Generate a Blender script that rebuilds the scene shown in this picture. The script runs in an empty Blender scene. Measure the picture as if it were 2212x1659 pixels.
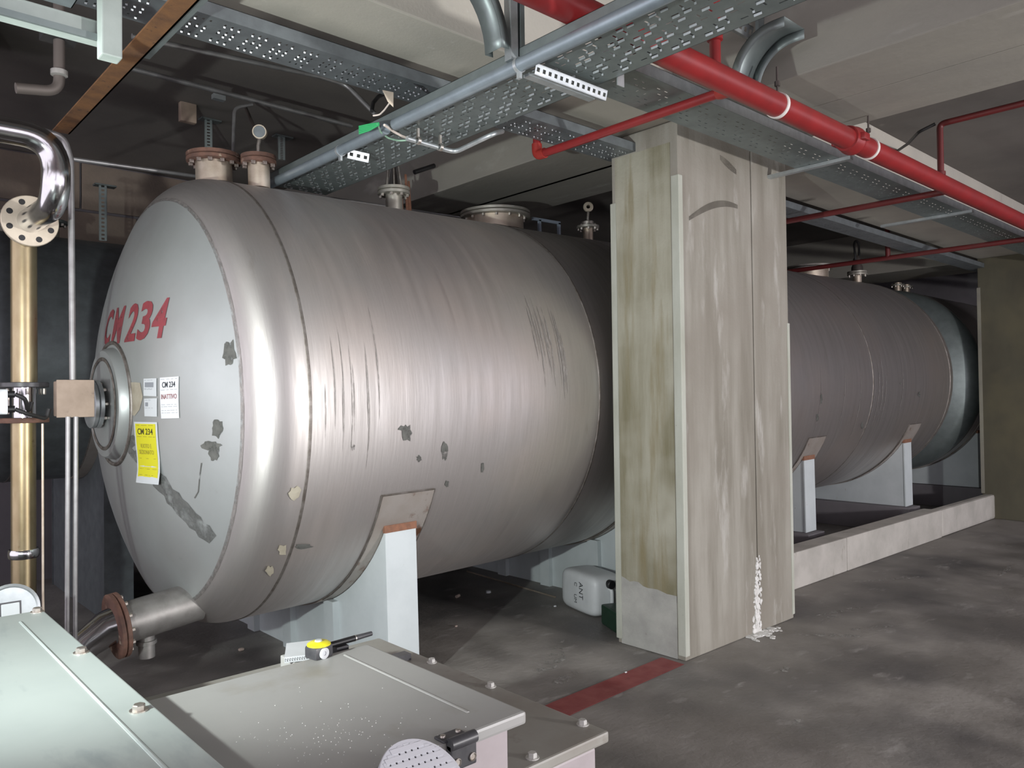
import bpy, bmesh, math, random
from mathutils import Vector, Matrix
random.seed(7)
S = bpy.context.scene
COL = S.collection
pi = math.pi
# ------------------------------------------------------------------ camera, world, lamps, exposure
W, H, F = 2212.0, 1659.0, 1679.0
YAW, PITCH, ROLL = math.radians(42.23), math.radians(.93), math.radians(-.73)
CAM = Vector((0, 0, 1.6))
fw = Vector((math.sin(YAW)*math.cos(PITCH), math.cos(YAW)*math.cos(PITCH), math.sin(PITCH)))
_r = Vector((math.cos(YAW), -math.sin(YAW), 0)); _u = _r.cross(fw)
rt = _r*math.cos(ROLL) + _u*math.sin(ROLL); up = -_r*math.sin(ROLL) + _u*math.cos(ROLL)
cd = bpy.data.cameras.new('camera'); cam = bpy.data.objects.new('camera', cd); COL.objects.link(cam)
cam.matrix_world = Matrix(((rt.x, up.x, -fw.x, CAM.x), (rt.y, up.y, -fw.y, CAM.y), (rt.z, up.z, -fw.z, CAM.z), (0, 0, 0, 1)))
cd.sensor_fit = 'HORIZONTAL'; cd.sensor_width = 36.0; cd.lens = F/W*36.0; cd.clip_start = .05
S.camera = cam
wd = bpy.data.worlds.new('ambient_fill'); S.world = wd; wd.use_nodes = True
wd.node_tree.nodes['Background'].inputs[0].default_value = (.62, .58, .64, 1)
wd.node_tree.nodes['Background'].inputs[1].default_value = 3.4  # even fill added to lift the shadows, entering by the open sides

def spot(name, loc, aim, power, col, size, blend, rad):
    l = bpy.data.lights.new(name, 'SPOT'); l.energy = power; l.color = col
    l.spot_size = math.radians(size); l.spot_blend = blend; l.shadow_soft_size = rad
    o = bpy.data.objects.new(name, l); COL.objects.link(o); o.location = loc
    o.rotation_euler = (Vector(aim)-Vector(loc)).to_track_quat('-Z', 'Y').to_euler()
    return o
# hand lamp held by someone left of the frame, and the work lamp standing behind the photographer
spot('hand_lamp', (-.65, 1.6, 1.6), (3.64, 4.15, 1.9), 385, (.93, 1.0, .97), 100, 1.0, .035)
spot('work_lamp', (4.5, -4.2, 1.4), (4.8, 3.2, 1.6), 1000, (1.0, .98, .965), 130, .6, .16)
S.view_settings.view_transform = 'Standard'; S.view_settings.look = 'None'
S.view_settings.gamma = 1.0; S.view_settings.use_curve_mapping = False
S.view_settings.exposure = 0.0

def ray(px, py): return fw + rt*((px-W/2)/F) - up*((py-H/2)/F)
def P(px, py, ax, val):
    d = ray(px, py); i = 'xyz'.index(ax); return CAM + d*((val-CAM[i])/d[i])
V = Vector
# ------------------------------------------------------------------ materials
MATS = {}
def nd(nt, t, **kw):
    n = nt.nodes.new(t)
    for k, v in kw.items():
        if k in n.inputs: n.inputs[k].default_value = v
        else: setattr(n, k, v)
    return n
def M(name, c1, rough=.6, metal=0., c2=None, scale=3., stretch=(1, 1, 1), lo=.35, hi=.65, bump=0., bscale=60.,
      spots=None, sscale=6., slo=.62, shi=.68, sstretch=(1, 1, 1), aniso=0., rvar=.0, spec=.5, alpha_noise=None, c3=None, scale3=.7, detail=6, trans=0.):
    m = bpy.data.materials.new(name); m.use_nodes = True; nt = m.node_tree
    b = nt.nodes['Principled BSDF']; out = nt.nodes['Material Output']
    tc = nd(nt, 'ShaderNodeTexCoord')
    def noise(sc, st, det=detail):
        mp = nd(nt, 'ShaderNodeMapping'); mp.inputs['Scale'].default_value = st
        nt.links.new(tc.outputs['Object'], mp.inputs[0])
        n = nd(nt, 'ShaderNodeTexNoise'); n.inputs['Scale'].default_value = sc; n.inputs['Detail'].default_value = det
        n.inputs['Roughness'].default_value = .6
        nt.links.new(mp.outputs[0], n.inputs['Vector']); return n
    def ramp(src, a, z):
        r = nd(nt, 'ShaderNodeMapRange'); r.inputs['From Min'].default_value = a; r.inputs['From Max'].default_value = z
        nt.links.new(src, r.inputs[0]); return r.outputs[0]
    def mix(fac, a, bb):
        x = nd(nt, 'ShaderNodeMix', data_type='RGBA'); nt.links.new(fac, x.inputs[0])
        for v, s in ((a, x.inputs[6]), (bb, x.inputs[7])):
            if isinstance(v, tuple): s.default_value = (*v, 1)
            else: nt.links.new(v, s)
        return x.outputs[2]
    col = c1
    if c2:
        f1 = ramp(noise(scale, stretch).outputs[0], lo, hi); col = mix(f1, c1, c2)
        if rvar:
            rr = nd(nt, 'ShaderNodeMapRange'); nt.links.new(f1, rr.inputs[0])
            rr.inputs['To Min'].default_value = rough-rvar; rr.inputs['To Max'].default_value = rough+rvar
            nt.links.new(rr.outputs[0], b.inputs['Roughness'])
    if c3: col = mix(ramp(noise(scale3, (1, 1, 1), 3).outputs[0], .45, .68), col, c3)
    if spots:
        col = mix(ramp(noise(sscale, sstretch).outputs[0], slo, shi), col, spots)
    if isinstance(col, tuple): b.inputs['Base Color'].default_value = (*col, 1)
    else: nt.links.new(col, b.inputs['Base Color'])
    if not rvar: b.inputs['Roughness'].default_value = rough
    b.inputs['Metallic'].default_value = metal; b.inputs['Specular IOR Level'].default_value = spec
    if trans: b.inputs['Transmission Weight'].default_value = trans
    if aniso:
        b.inputs['Anisotropic'].default_value = aniso
        tg = nd(nt, 'ShaderNodeTangent', direction_type='RADIAL', axis='X'); nt.links.new(tg.outputs[0], b.inputs['Tangent'])
    if bump:
        bn = nd(nt, 'ShaderNodeBump'); bn.inputs['Strength'].default_value = bump; bn.inputs['Distance'].default_value = .01
        nt.links.new(noise(bscale, stretch if aniso else (1, 1, 1)).outputs[0], bn.inputs['Height']); nt.links.new(bn.outputs[0], b.inputs['Normal'])
    if alpha_noise:
        sc, a, z, st = alpha_noise
        nt.links.new(ramp(noise(sc, st).outputs[0], a, z), b.inputs['Alpha'])
    MATS[name] = m; return m
M('floor', (.195, .182, .166), .62, c2=(.30, .283, .262), scale=1.6, lo=.40, hi=.63, bump=.4, bscale=30, spots=(.34, .325, .31), sscale=3.2, sstretch=(1, 2.2, 1), slo=.60, shi=.74, c3=(.105, .10, .098), scale3=.9, rvar=.12)
M('floor_paint', (.20, .035, .035), .55, c2=(.27, .075, .07), scale=9, bump=.1, spots=(.13, .04, .04), sscale=5)
M('floor_mark', (.34, .33, .31), .8, alpha_noise=(14, .50, .66, (1, 1, 1)))
M('ceiling', (.17, .155, .14), .85, c2=(.125, .115, .105), scale=1.2, bump=.15, bscale=25, spots=(.22, .2, .18), sscale=5, slo=.68, shi=.8)
M('beam_beige', (.50, .475, .41), .85, c2=(.44, .42, .37), scale=2.2, bump=.12, bscale=50, spots=(.56, .54, .49), sscale=7, slo=.66, shi=.74)
M('beam', (.30, .285, .245), .85, c2=(.24, .23, .205), scale=1.8, stretch=(1, .35, 1), bump=.2, bscale=25, spots=(.37, .355, .32), sscale=3, sstretch=(1.5, .4, 1), slo=.6, shi=.72)
M('pillar', (.32, .306, .265), .85, c2=(.205, .19, .155), lo=.40, hi=.62, scale=4.2, stretch=(1.4, 1, .14), bump=.35, bscale=35, spots=(.43, .42, .385), sscale=7, sstretch=(1, 1, .22), slo=.58, shi=.74, c3=(.24, .22, .185), scale3=1.1)
M('pillar_side', (.33, .32, .25), .85, c2=(.185, .17, .105), lo=.38, hi=.6, scale=3.4, stretch=(2, 1.5, .16), bump=.4, bscale=35, spots=(.22, .19, .11), sscale=3.5, sstretch=(1, 2, .2), slo=.52, shi=.66, c3=(.38, .37, .30), scale3=1.6)
M('pillar_base', (.40, .40, .37), .85, c2=(.31, .31, .29), scale=6, bump=.3, bscale=30, spots=(.2, .19, .17), sscale=12, slo=.68, shi=.74)
M('pillar_shade_joint', (.095, .088, .06), .9, c2=(.07, .064, .045), scale=2.2, stretch=(1, 1, .5), bump=.3, bscale=25, c3=(.115, .103, .064), scale3=1.3)  # pillar concrete darkened for weak light at right; also the joint filler
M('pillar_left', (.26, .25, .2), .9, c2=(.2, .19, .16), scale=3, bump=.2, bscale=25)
M('guard', (.44, .455, .40), .8, c2=(.37, .38, .32), scale=8, stretch=(1, 1, .3), bump=.15, bscale=80, spots=(.25, .24, .2), sscale=30, slo=.70, shi=.74)
M('salt', (.78, .78, .76), .95, c2=(.6, .59, .56), scale=30, bump=.5, bscale=120)
M('scuff_and_mark', (.16, .145, .12), .9, alpha_noise=(4, .15, .95, (1, 1, 1)), detail=2)
M('curb', (.50, .48, .44), .85, c2=(.40, .385, .35), scale=4, bump=.3, bscale=30, spots=(.27, .25, .21), sscale=8, slo=.64, shi=.76, sstretch=(1, 1, .5))
M('block_wall', (.26, .21, .165), .9, c2=(.2, .165, .135), scale=2.5, bump=.2, bscale=30)
M('mortar', (.06, .05, .045), .95)
M('dark_wall', (.2, .187, .2), .9, c2=(.155, .145, .156), scale=1.5, bump=.1, bscale=20)
M('shell', (.55, .53, .51), .46, .88, c2=(.42, .40, .382), scale=4.0, stretch=(5, .35, .35), lo=.3, hi=.7, aniso=.55, rvar=.05, bump=.06, bscale=14,
  spots=(.36, .32, .28), sscale=3.4, sstretch=(2.6, .5, .5), slo=.66, shi=.80, c3=(.53, .485, .45), scale3=1.1)
M('head', (.42, .45, .44), .42, .45, c2=(.37, .395, .385), scale=2.5, lo=.3, hi=.7, rvar=.04, spots=(.28, .285, .27), sscale=5, slo=.68, shi=.82, c3=(.36, .37, .36), scale3=1.4, bump=.03, bscale=20)
M('weld', (.16, .14, .12), .55, .8, c2=(.34, .32, .3), scale=22, lo=.35, hi=.75)
M('pad', (.50, .465, .43), .5, .6, c2=(.43, .38, .335), scale=6, spots=(.2, .1, .055), sscale=7, slo=.58, shi=.7)
M('saddle', (.56, .61, .62), .5, 0, c2=(.50, .55, .56), scale=4, spots=(.2, .14, .1), sscale=16, slo=.70, shi=.75, sstretch=(1, 1, .4))
M('rust_edge', (.26, .12, .07), .85, c2=(.17, .085, .055), scale=30, bump=.3, bscale=80)
M('rusty_flange', (.20, .105, .075), .8, .2, c2=(.12, .07, .055), scale=18, spots=(.5, .42, .32), sscale=14, slo=.62, shi=.7, bump=.3, bscale=70)
M('nozzle', (.62, .55, .46), .45, .7, c2=(.45, .37, .29), scale=9)
M('flange', (.50, .49, .44), .45, .7, c2=(.38, .36, .31), scale=12)
M('bolt', (.6, .58, .54), .4, .9, c2=(.45, .4, .35), scale=40)
M('bolt_clean', (.72, .72, .69), .4, .3, c2=(.6, .59, .56), scale=40)
M('bolt_dark', (.14, .1, .08), .7, .3, c2=(.3, .26, .24), scale=40)
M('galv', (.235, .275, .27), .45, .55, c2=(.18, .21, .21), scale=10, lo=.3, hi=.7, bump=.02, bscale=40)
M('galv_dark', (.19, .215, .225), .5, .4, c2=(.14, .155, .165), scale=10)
M('galv_bright', (.58, .62, .63), .4, .75, c2=(.45, .49, .5), scale=14)
M('strut_paint', (.38, .43, .40), .55, .1, c2=(.30, .345, .32), scale=9)
M('conduit', (.31, .37, .41), .42, .55, c2=(.26, .31, .345), scale=12)
M('conduit_thin', (.33, .33, .33), .42, .6, c2=(.24, .235, .235), scale=10)
M('red_pipe', (.27, .02, .021), .38, 0, c2=(.21, .018, .019), scale=7, bump=.04, bscale=90)
M('red_pipe_dull', (.13, .016, .016), .5, 0, c2=(.10, .014, .014), scale=7)
M('red_orange', (.36, .035, .025), .4, 0, c2=(.30, .028, .022), scale=9)
M('clamp_white', (.7, .66, .62), .5)
M('rod', (.09, .075, .068), .6, .5)
M('rust_beam', (.22, .105, .04), .85, .1, c2=(.12, .06, .03), scale=8, spots=(.07, .04, .025), sscale=20, bump=.2, bscale=60)
M('chrome', (.52, .52, .53), .16, 1., c2=(.43, .43, .44), scale=6)
M('gold_pipe', (.36, .30, .19), .36, 1., c2=(.27, .215, .125), scale=12, stretch=(1, 1, .4), spots=(.2, .14, .07), sscale=18, slo=.66, shi=.74)
M('steel_dull', (.30, .29, .275), .5, .6, c2=(.22, .21, .2), scale=14)
M('flange_cream', (.62, .55, .44), .45, .5, c2=(.5, .43, .34), scale=10)
M('black', (.012, .012, .013), .45)
M('black_rubber', (.02, .02, .021), .6)
M('hinge', (.05, .05, .055), .4, 0, c2=(.075, .075, .08), scale=30)
M('box_beige', (.36, .28, .22), .7, c2=(.28, .215, .165), scale=10, spots=(.2, .15, .12), sscale=18)
M('cab_light', (.50, .56, .535), .42, 0, c2=(.45, .51, .49), scale=2.2, spots=(.33, .385, .39), sscale=3, sstretch=(2, .7, 1), slo=.58, shi=.72, spec=.5)
M('cab_grey', (.43, .43, .41), .42, 0, c2=(.385, .385, .37), scale=2.0, spots=(.33, .31, .27), sscale=3, slo=.6, shi=.75)
M('cab_base', (.36, .355, .32), .48, 0, c2=(.29, .27, .235), scale=4, spots=(.2, .165, .13), sscale=6, slo=.6, shi=.75)
M('cab_side', (.50, .45, .46), .5, 0, c2=(.42, .375, .38), scale=5)
M('cap_plastic', (.60, .61, .65), .5)
M('dust', (.8, .8, .78), .9)
M('paper', (.70, .72, .74), .6)
M('paper_grey', (.56, .595, .605), .6)
M('paper_back', (.62, .62, .56), .6, c2=(.5, .48, .42), scale=20)
M('ink', (.025, .03, .035), .6)
M('ink_soft', (.36, .385, .40), .7)
M('ink_mid', (.24, .26, .28), .7)
M('ink_brown', (.30, .13, .13), .7)
M('yellow_paper', (.62, .59, .016), .6)
M('ink_yellow', (.34, .29, .03), .7)
M('ink_black_y', (.05, .045, .01), .7)
M('yellow', (.85, .76, .03), .4)
M('red_letter', (.27, .045, .055), .6, c2=(.19, .04, .048), scale=9, alpha_noise=(25, .2, .42, (1, 1, 1)))
M('red_haze', (.42, .36, .36), .6, .4, alpha_noise=(6, .42, .75, (1, 1, 1)))
M('tank_stain', (.075, .078, .07), .7, .1, c2=(.13, .132, .12), scale=20, alpha_noise=(20, .30, .48, (1, 1, 1)))
M('tank_smear', (.10, .105, .10), .65, .2, c2=(.17, .175, .165), scale=14, alpha_noise=(9, .34, .60, (1, 1, 1)))
M('grind', (.27, .255, .24), .55, .6, c2=(.36, .34, .32), scale=20, alpha_noise=(14, .30, .62, (6, 1, 1)))
M('glue', (.40, .37, .29), .7, 0, c2=(.30, .27, .20), scale=12)
M('white_can', (.64, .67, .68), .4, 0, c2=(.57, .6, .61), scale=6)
M('green_can', (.012, .035, .02), .4, 0, c2=(.018, .045, .028), scale=9)
M('green_wire', (.03, .36, .12), .5)
M('white_wire', (.7, .62, .55), .5)
M('pale_wire', (.30, .50, .36), .5)
M('cork', (.42, .34, .29), .8)
M('bluegrey', (.2, .24, .29), .5)

# ------------------------------------------------------------------ mesh helpers
OFF = {}
class MB:
    def __init__(s): s.v = []; s.f = []
    def add(s, vs, fs):
        n = len(s.v); s.v += [V(p) for p in vs]; s.f += [tuple(i+n for i in f) for f in fs]; return s
    def box(s, a, b):
        (x0, y0, z0), (x1, y1, z1) = a, b
        return s.add([(x0, y0, z0), (x1, y0, z0), (x1, y1, z0), (x0, y1, z0), (x0, y0, z1), (x1, y0, z1), (x1, y1, z1), (x0, y1, z1)],
                     [(0, 3, 2, 1), (4, 5, 6, 7), (0, 1, 5, 4), (1, 2, 6, 5), (2, 3, 7, 6), (3, 0, 4, 7)])
    def obox(s, c, ax, ay, az):
        c = V(c); q = []
        for k in (-1, 1):
            for j, i in ((-1, -1), (-1, 1), (1, 1), (1, -1)): q.append(c + V(ax)*i + V(ay)*j + V(az)*k)
        return s.add(q, [(0, 3, 2, 1), (4, 5, 6, 7), (0, 1, 5, 4), (1, 2, 6, 5), (2, 3, 7, 6), (3, 0, 4, 7)])
    def tube(s, path, r, seg=14, cap=True):
        path = [V(p) for p in path]; n = len(path); t = []
        for i in range(n):
            d = path[min(i+1, n-1)] - path[max(i-1, 0)]; t.append(d.normalized())
        a = t[0].cross(V((0, 0, 1)))
        if a.length < .1: a = t[0].cross(V((1, 0, 0)))
        a.normalize(); vs = []
        for i in range(n):
            a = (a - t[i]*a.dot(t[i])).normalized(); b = t[i].cross(a)
            rr = r[i] if isinstance(r, (list, tuple)) else r
            for k in range(seg):
                th = 2*pi*k/seg; vs.append(path[i] + (a*math.cos(th) + b*math.sin(th))*rr)
        fs = []
        for i in range(n-1):
            for k in range(seg):
                k2 = (k+1) % seg; fs.append((i*seg+k, i*seg+k2, (i+1)*seg+k2, (i+1)*seg+k))
        if cap: fs += [tuple(range(seg))[::-1], tuple((n-1)*seg+k for k in range(seg))]
        return s.add(vs, fs)
    def lathe(s, o, ax, prof, seg=32, a0=0., a1=2*pi, cap=True):
        o = V(o); ax = V(ax).normalized(); a = ax.cross(V((0, 0, 1)))
        if a.length < .1: a = ax.cross(V((0, 1, 0)))
        a.normalize(); b = ax.cross(a); full = abs(a1-a0-2*pi) < 1e-6; m = seg if full else seg+1; vs = []
        for h, r in prof:
            for k in range(m):
                th = a0 + (a1-a0)*k/seg; vs.append(o + ax*h + (a*math.cos(th)+b*math.sin(th))*r)
        fs = []
        for i in range(len(prof)-1):
            for k in range(seg if full else seg):
                k2 = (k+1) % m; fs.append((i*m+k, i*m+k2, (i+1)*m+k2, (i+1)*m+k))
        if full and cap:
            if prof[0][1] > 1e-4: fs.append(tuple(range(m))[::-1])
            if prof[-1][1] > 1e-4: fs.append(tuple((len(prof)-1)*m+k for k in range(m)))
        return s.add(vs, fs)
    def prism(s, poly, d):
        n = len(poly); p = [V(q) for q in poly]; d = V(d)
        return s.add(p + [q+d for q in p], [tuple(range(n))[::-1], tuple(range(n, 2*n))] + [(i, (i+1) % n, n+(i+1) % n, n+i) for i in range(n)])
    def build(s, name, mat, parent=None, smooth=True, bevel=0., off=None, solid=0., local=False):
        o0 = V((0, 0, 0)) if local else (V(off) if off is not None else (OFF.get(parent.name, V((0, 0, 0))) if parent else V((0, 0, 0))))
        me = bpy.data.meshes.new(name); me.from_pydata([p-o0 for p in s.v], [], s.f); me.update()
        bm = bmesh.new(); bm.from_mesh(me); bmesh.ops.remove_doubles(bm, verts=bm.verts, dist=1e-6)
        bmesh.ops.recalc_face_normals(bm, faces=bm.faces)
        if bevel: bmesh.ops.bevel(bm, geom=[e for e in bm.edges if len(e.link_faces) == 2 and e.calc_face_angle(0) > .6], offset=bevel, segments=2, affect='EDGES', profile=.6)
        bm.to_mesh(me); bm.free()
        if smooth: me.shade_smooth(); me.set_sharp_from_angle(angle=math.radians(38))
        me.materials.append(MATS[mat])
        o = bpy.data.objects.new(name, me); COL.objects.link(o)
        if parent: o.parent = parent
        elif not local: o.location = o0
        OFF[o.name] = o0
        if solid:
            md = o.modifiers.new('sheet', 'SOLIDIFY'); md.thickness = solid
        return o
def fillet(pts, rad, n=7):
    pts = [V(p) for p in pts]; out = [pts[0]]
    for i in range(1, len(pts)-1):
        a, b, c = pts[i-1], pts[i], pts[i+1]; u = (a-b); w = (c-b); lu, lw = u.length, w.length
        u.normalize(); w.normalize(); ang = u.angle(w); t = min(rad/math.tan(ang/2), lu*.49, lw*.49)
        p, q = b+u*t, b+w*t
        for k in range(n+1):
            s = k/n; out.append((p.lerp(b, s)).lerp(b.lerp(q, s), s))
    out.append(pts[-1]); return out
def thing(name, label, cat, loc=(0, 0, 0), group=None):
    o = bpy.data.objects.new(name, None); o.empty_display_size = .1; COL.objects.link(o); o.location = loc
    OFF[o.name] = V(loc); tag(o, label, cat, group); return o
def tag(o, label, cat, group=None):
    o['label'] = label; o['category'] = cat
    if group: o['group'] = group
    return o
def struct(o): o['kind'] = 'structure'; return o
def inst(me, name, parent, loc, rot=None):
    o = bpy.data.objects.new(name, me); COL.objects.link(o); o.parent = parent
    o0 = OFF.get(parent.name, V((0, 0, 0))); m = rot.to_matrix().to_4x4() if rot else Matrix()
    o.matrix_local = Matrix.Translation(V(loc)-o0) @ m; OFF[o.name] = o0; return o
def hexmesh(name, r, h, mat, wash=True):
    b = MB().lathe((0, 0, 0), (0, 0, 1), [(0, r), (h*.85, r), (h, r*.85)], 6)
    if wash: b.lathe((0, 0, 0), (0, 0, 1), [(0, r*1.45), (h*.18, r*1.45)], 16)
    me = bpy.data.meshes.new(name); me.from_pydata([tuple(p) for p in b.v], [], b.f); me.materials.append(MATS[mat]); return me
Z2 = lambda d: V((0, 0, 1)).rotation_difference(V(d).normalized())
BOLT = hexmesh('bolt_mesh', .012, .014, 'bolt_clean'); BOLT_C = hexmesh('bolt_wide_mesh', .014, .015, 'bolt'); BOLT_S = hexmesh('bolt_small_mesh', .008, .03, 'bolt', False); BOLT_D = hexmesh('bolt_dark_mesh', .014, .03, 'bolt_dark', False); BOLT_L = hexmesh('bolt_long_mesh', .011, .05, 'bolt', False)
def bolts(parent, c, ax, r, n, me=None, ph=0.):
    c = V(c); q = Z2(ax); a = q @ V((1, 0, 0)); b = q @ V((0, 1, 0))
    for k in range(n):
        th = ph + 2*pi*k/n; inst(me or BOLT_S, 'bolt', parent, c + (a*math.cos(th)+b*math.sin(th))*r, q)
TXT = {}
def textmesh(s, bold=.0):
    if (s, bold) in TXT: return TXT[(s, bold)]
    cu = bpy.data.curves.new('t', 'FONT'); cu.body = s; cu.size = 1; cu.offset = bold; cu.resolution_u = 3
    ob = bpy.data.objects.new('t', cu); COL.objects.link(ob); dg = bpy.context.evaluated_depsgraph_get(); dg.update()
    me = bpy.data.meshes.new_from_object(ob.evaluated_get(dg)); vs = [v.co.copy() for v in me.vertices]; fs = [tuple(p.vertices) for p in me.polygons]
    bpy.data.objects.remove(ob); bpy.data.curves.remove(cu); bpy.data.meshes.remove(me)
    x0 = min(v.x for v in vs); x1 = max(v.x for v in vs); y0 = min(v.y for v in vs); y1 = max(v.y for v in vs)
    vs = [((v.x-x0)/(x1-x0), (v.y-y0)/(y1-y0)) for v in vs]; TXT[(s, bold)] = (vs, fs); return TXT[(s, bold)]
def tray(name, label, axis, u0, u1, v0, v1, z, h, mat, du=.05, dv=.026, sl=.022, sw=.006, group=None, side=None, pat=0, lipmat='galv_bright'):
    """cable tray: perforated bottom sheet with real slots and two upright sides"""
    mp = (lambda u, v, w: V((u, v, w))) if axis == 'x' else (lambda u, v, w: V((v, u, w)))
    r = thing(name, label, 'cable tray', mp((u0+u1)/2, (v0+v1)/2, z), group)
    lip_ = MB(); b = MB(); nu = int((u1-u0)/du); nv = max(3, int((v1-v0)/dv)); du = (u1-u0)/nu; dv = (v1-v0)/nv
    for i in range(nu):
        for j in range(nv):
            a0, a1, c0, c1 = u0+i*du, u0+(i+1)*du, v0+j*dv, v0+(j+1)*dv
            hole = ((i+j*2) % 3 != 0 if pat == 0 else (i % 4 != 3 and j % 3 != 2)) and 0 < j < nv-1
            if not hole: b.add([mp(a0, c0, z), mp(a1, c0, z), mp(a1, c1, z), mp(a0, c1, z)], [(0, 1, 2, 3)]); continue
            um, vm = (a0+a1)/2, (c0+c1)/2; L, Wd = (sl/2, sw/2) if (pat == 0 and j % 3) else ((sw/2, sl*.35) if pat == 0 else (sw/2, sl/2))
            b.add([mp(a0, c0, z), mp(a1, c0, z), mp(a1, c1, z), mp(a0, c1, z), mp(um-L, vm-Wd, z), mp(um+L, vm-Wd, z), mp(um+L, vm+Wd, z), mp(um-L, vm+Wd, z)],
                  [(0, 1, 5, 4), (1, 2, 6, 5), (2, 3, 7, 6), (3, 0, 4, 7)])
            if u1-u0 < 7 and random.random() < .8: lip_.add([mp(um-L, vm+Wd, z), mp(um+L, vm+Wd, z), mp(um+L, vm+Wd+.002, z-.008), mp(um-L, vm+Wd+.002, z-.008)], [(0, 1, 2, 3)])
    b.build('bottom_sheet', mat, r, smooth=False, solid=.0015)
    if lip_.f: lo = lip_.build('slot_glint_lips', lipmat, r, smooth=False); lo['kind'] = 'stuff'  # added lips, lighter than the sheet, to read as lit slot edges
    for v in (v0, v1):
        sd = MB(); t = .002 if v == v0 else -.002; lip = .012 if v == v0 else -.012
        sd.box(mp(u0, min(v, v+t), z), mp(u1, max(v, v+t), z+h)) if axis == 'x' else sd.box((min(v, v+t), u0, z), (max(v, v+t), u1, z+h))
        if axis == 'x': sd.box((u0, min(v, v+lip), z+h-.002), (u1, max(v, v+lip), z+h))
        else: sd.box((min(v, v+lip), u0, z+h-.002), (max(v, v+lip), u1, z+h))
        sd.build('side_rail', side or mat, r, smooth=False)
    return r
def slotted(r, name, a, b, w, d, mat, n, face=(0, -1, 0)):
    """perforated strut channel: web with a row of holes facing 'face' plus two flanges"""
    a, b = V(a), V(b); t = (b-a).normalized(); L = (b-a).length; f = V(face); s = t.cross(f).normalized(); f = s.cross(t).normalized()
    m = MB(); st = L/n
    for i in range(n):
        p0, p1 = a+t*st*i, a+t*st*(i+1); c = (p0+p1)/2; hl, hw = st*.24, w*.2
        q = [p0-s*w/2, p1-s*w/2, p1+s*w/2, p0+s*w/2, c-t*hl-s*hw, c+t*hl-s*hw, c+t*hl+s*hw, c-t*hl+s*hw]
        m.add(q, [(0, 1, 5, 4), (1, 2, 6, 5), (2, 3, 7, 6), (3, 0, 4, 7)])
    for k in (-1, 1): m.obox((a+b)/2 + s*w/2*k - f*d/2, t*L/2, f*d/2, s*.0015)
    return m.build(name, mat, r, smooth=False)
# ------------------------------------------------------------------ the room
CZ, SOF, XB0, XB1 = 3.86, 3.27, 2.78, 3.30
X0, X1, Y0, Y1 = -4., 16., -6., 8.1
fl = struct(MB().box((X0, Y0, -.15), (X1, Y1, 0)).build('floor', 'floor', smooth=False))
def floor_poly(pts, name, mat, z=.0015):
    o = MB().prism([V((p.x, p.y, z-.001)) for p in pts], (0, 0, .001)).build(name, mat, fl, smooth=False); return o
fp = lambda *q: [P(x, y, 'z', 0) for x, y in q]
floor_poly(fp((1429, 1421), (1478, 1436), (1242, 1541), (1150, 1590), (1100, 1562), (1193, 1518)), 'painted_stripe', 'floor_paint', .003)
for i, (cx, cy, L, wd, an) in enumerate([(5.35, 2.6, .28, .06, .1), (5.62, 2.62, .5, .06, -.25), (5.0, 2.42, .5, .07, -.9), (5.35, 2.30, .35, .05, -.5), (6.9, 2.75, .6, .05, -.5), (4.2, 2.3, .12, .05, .3), (3.55, 1.9, .12, .04, .2), (3.75, .75, .26, .04, -.6),
                                         (3.35, 3.35, .5, .14, .5), (3.2, 3.1, .3, .1, .2), (3.55, 3.5, .3, .05, .6), (7.2, 1.6, .4, .06, 0), (6.2, 1.5, .3, .05, .4), (5.4, 1.1, .2, .04, .2), (7.9, 2.2, .5, .05, .1)]):
    u = V((math.cos(an), math.sin(an), 0)); w = V((-u.y, u.x, 0)); c = V((cx, cy, 0)); n = 14; pts = []
    for k in range(n):
        th = 2*pi*k/n; j = random.uniform(.7, 1.15); pts.append(c + u*math.cos(th)*L/2*j + w*math.sin(th)*wd/2*j)
    floor_poly(pts, 'scuff_and_mark', 'floor_mark', .002)
struct(MB().box((X0, Y0, CZ), (X1, Y1, CZ+.2)).build('ceiling', 'ceiling', smooth=False))
wb = struct(MB().box((X0, Y1, 0), (X1, Y1+.2, CZ)).build('wall_back', 'dark_wall', smooth=False))
struct(MB().box((X1, Y0, 0), (X1+.2, Y1, CZ)).build('wall_right', 'dark_wall', smooth=False))
for j in range(3):                                          # block courses showing above the rear tank
    for i in range(5):
        x = -.2 + i*1.05 + (j % 2)*.5; z = CZ-.46*(j+1)
        MB().box((x+.01, Y1-.03, z+.012), (x+1.04, Y1-.002, z+.445)).build('block', 'block_wall', wb, smooth=False, bevel=.006)
struct(MB().box((X0, XB0, SOF), (X1, XB1, CZ)).build('trim_1', 'beam_beige', smooth=False, bevel=.008))
for n, (a, b) in enumerate(((3.86, 4.36), (4.372, 4.87))):
    m = MB()
    m.box((a, Y0, SOF+.004*n), (b, XB0-.001, CZ)); m.box((a-.06, XB1+.001, SOF), (b, Y1-.04, CZ)); struct(m.build('trim_%d' % (n+2), 'beam', smooth=False, bevel=.008))
struct(MB().box((11.2, XB1+.001, SOF), (12.2, Y1-.04, CZ)).build('trim_4', 'beam', smooth=False))
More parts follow.
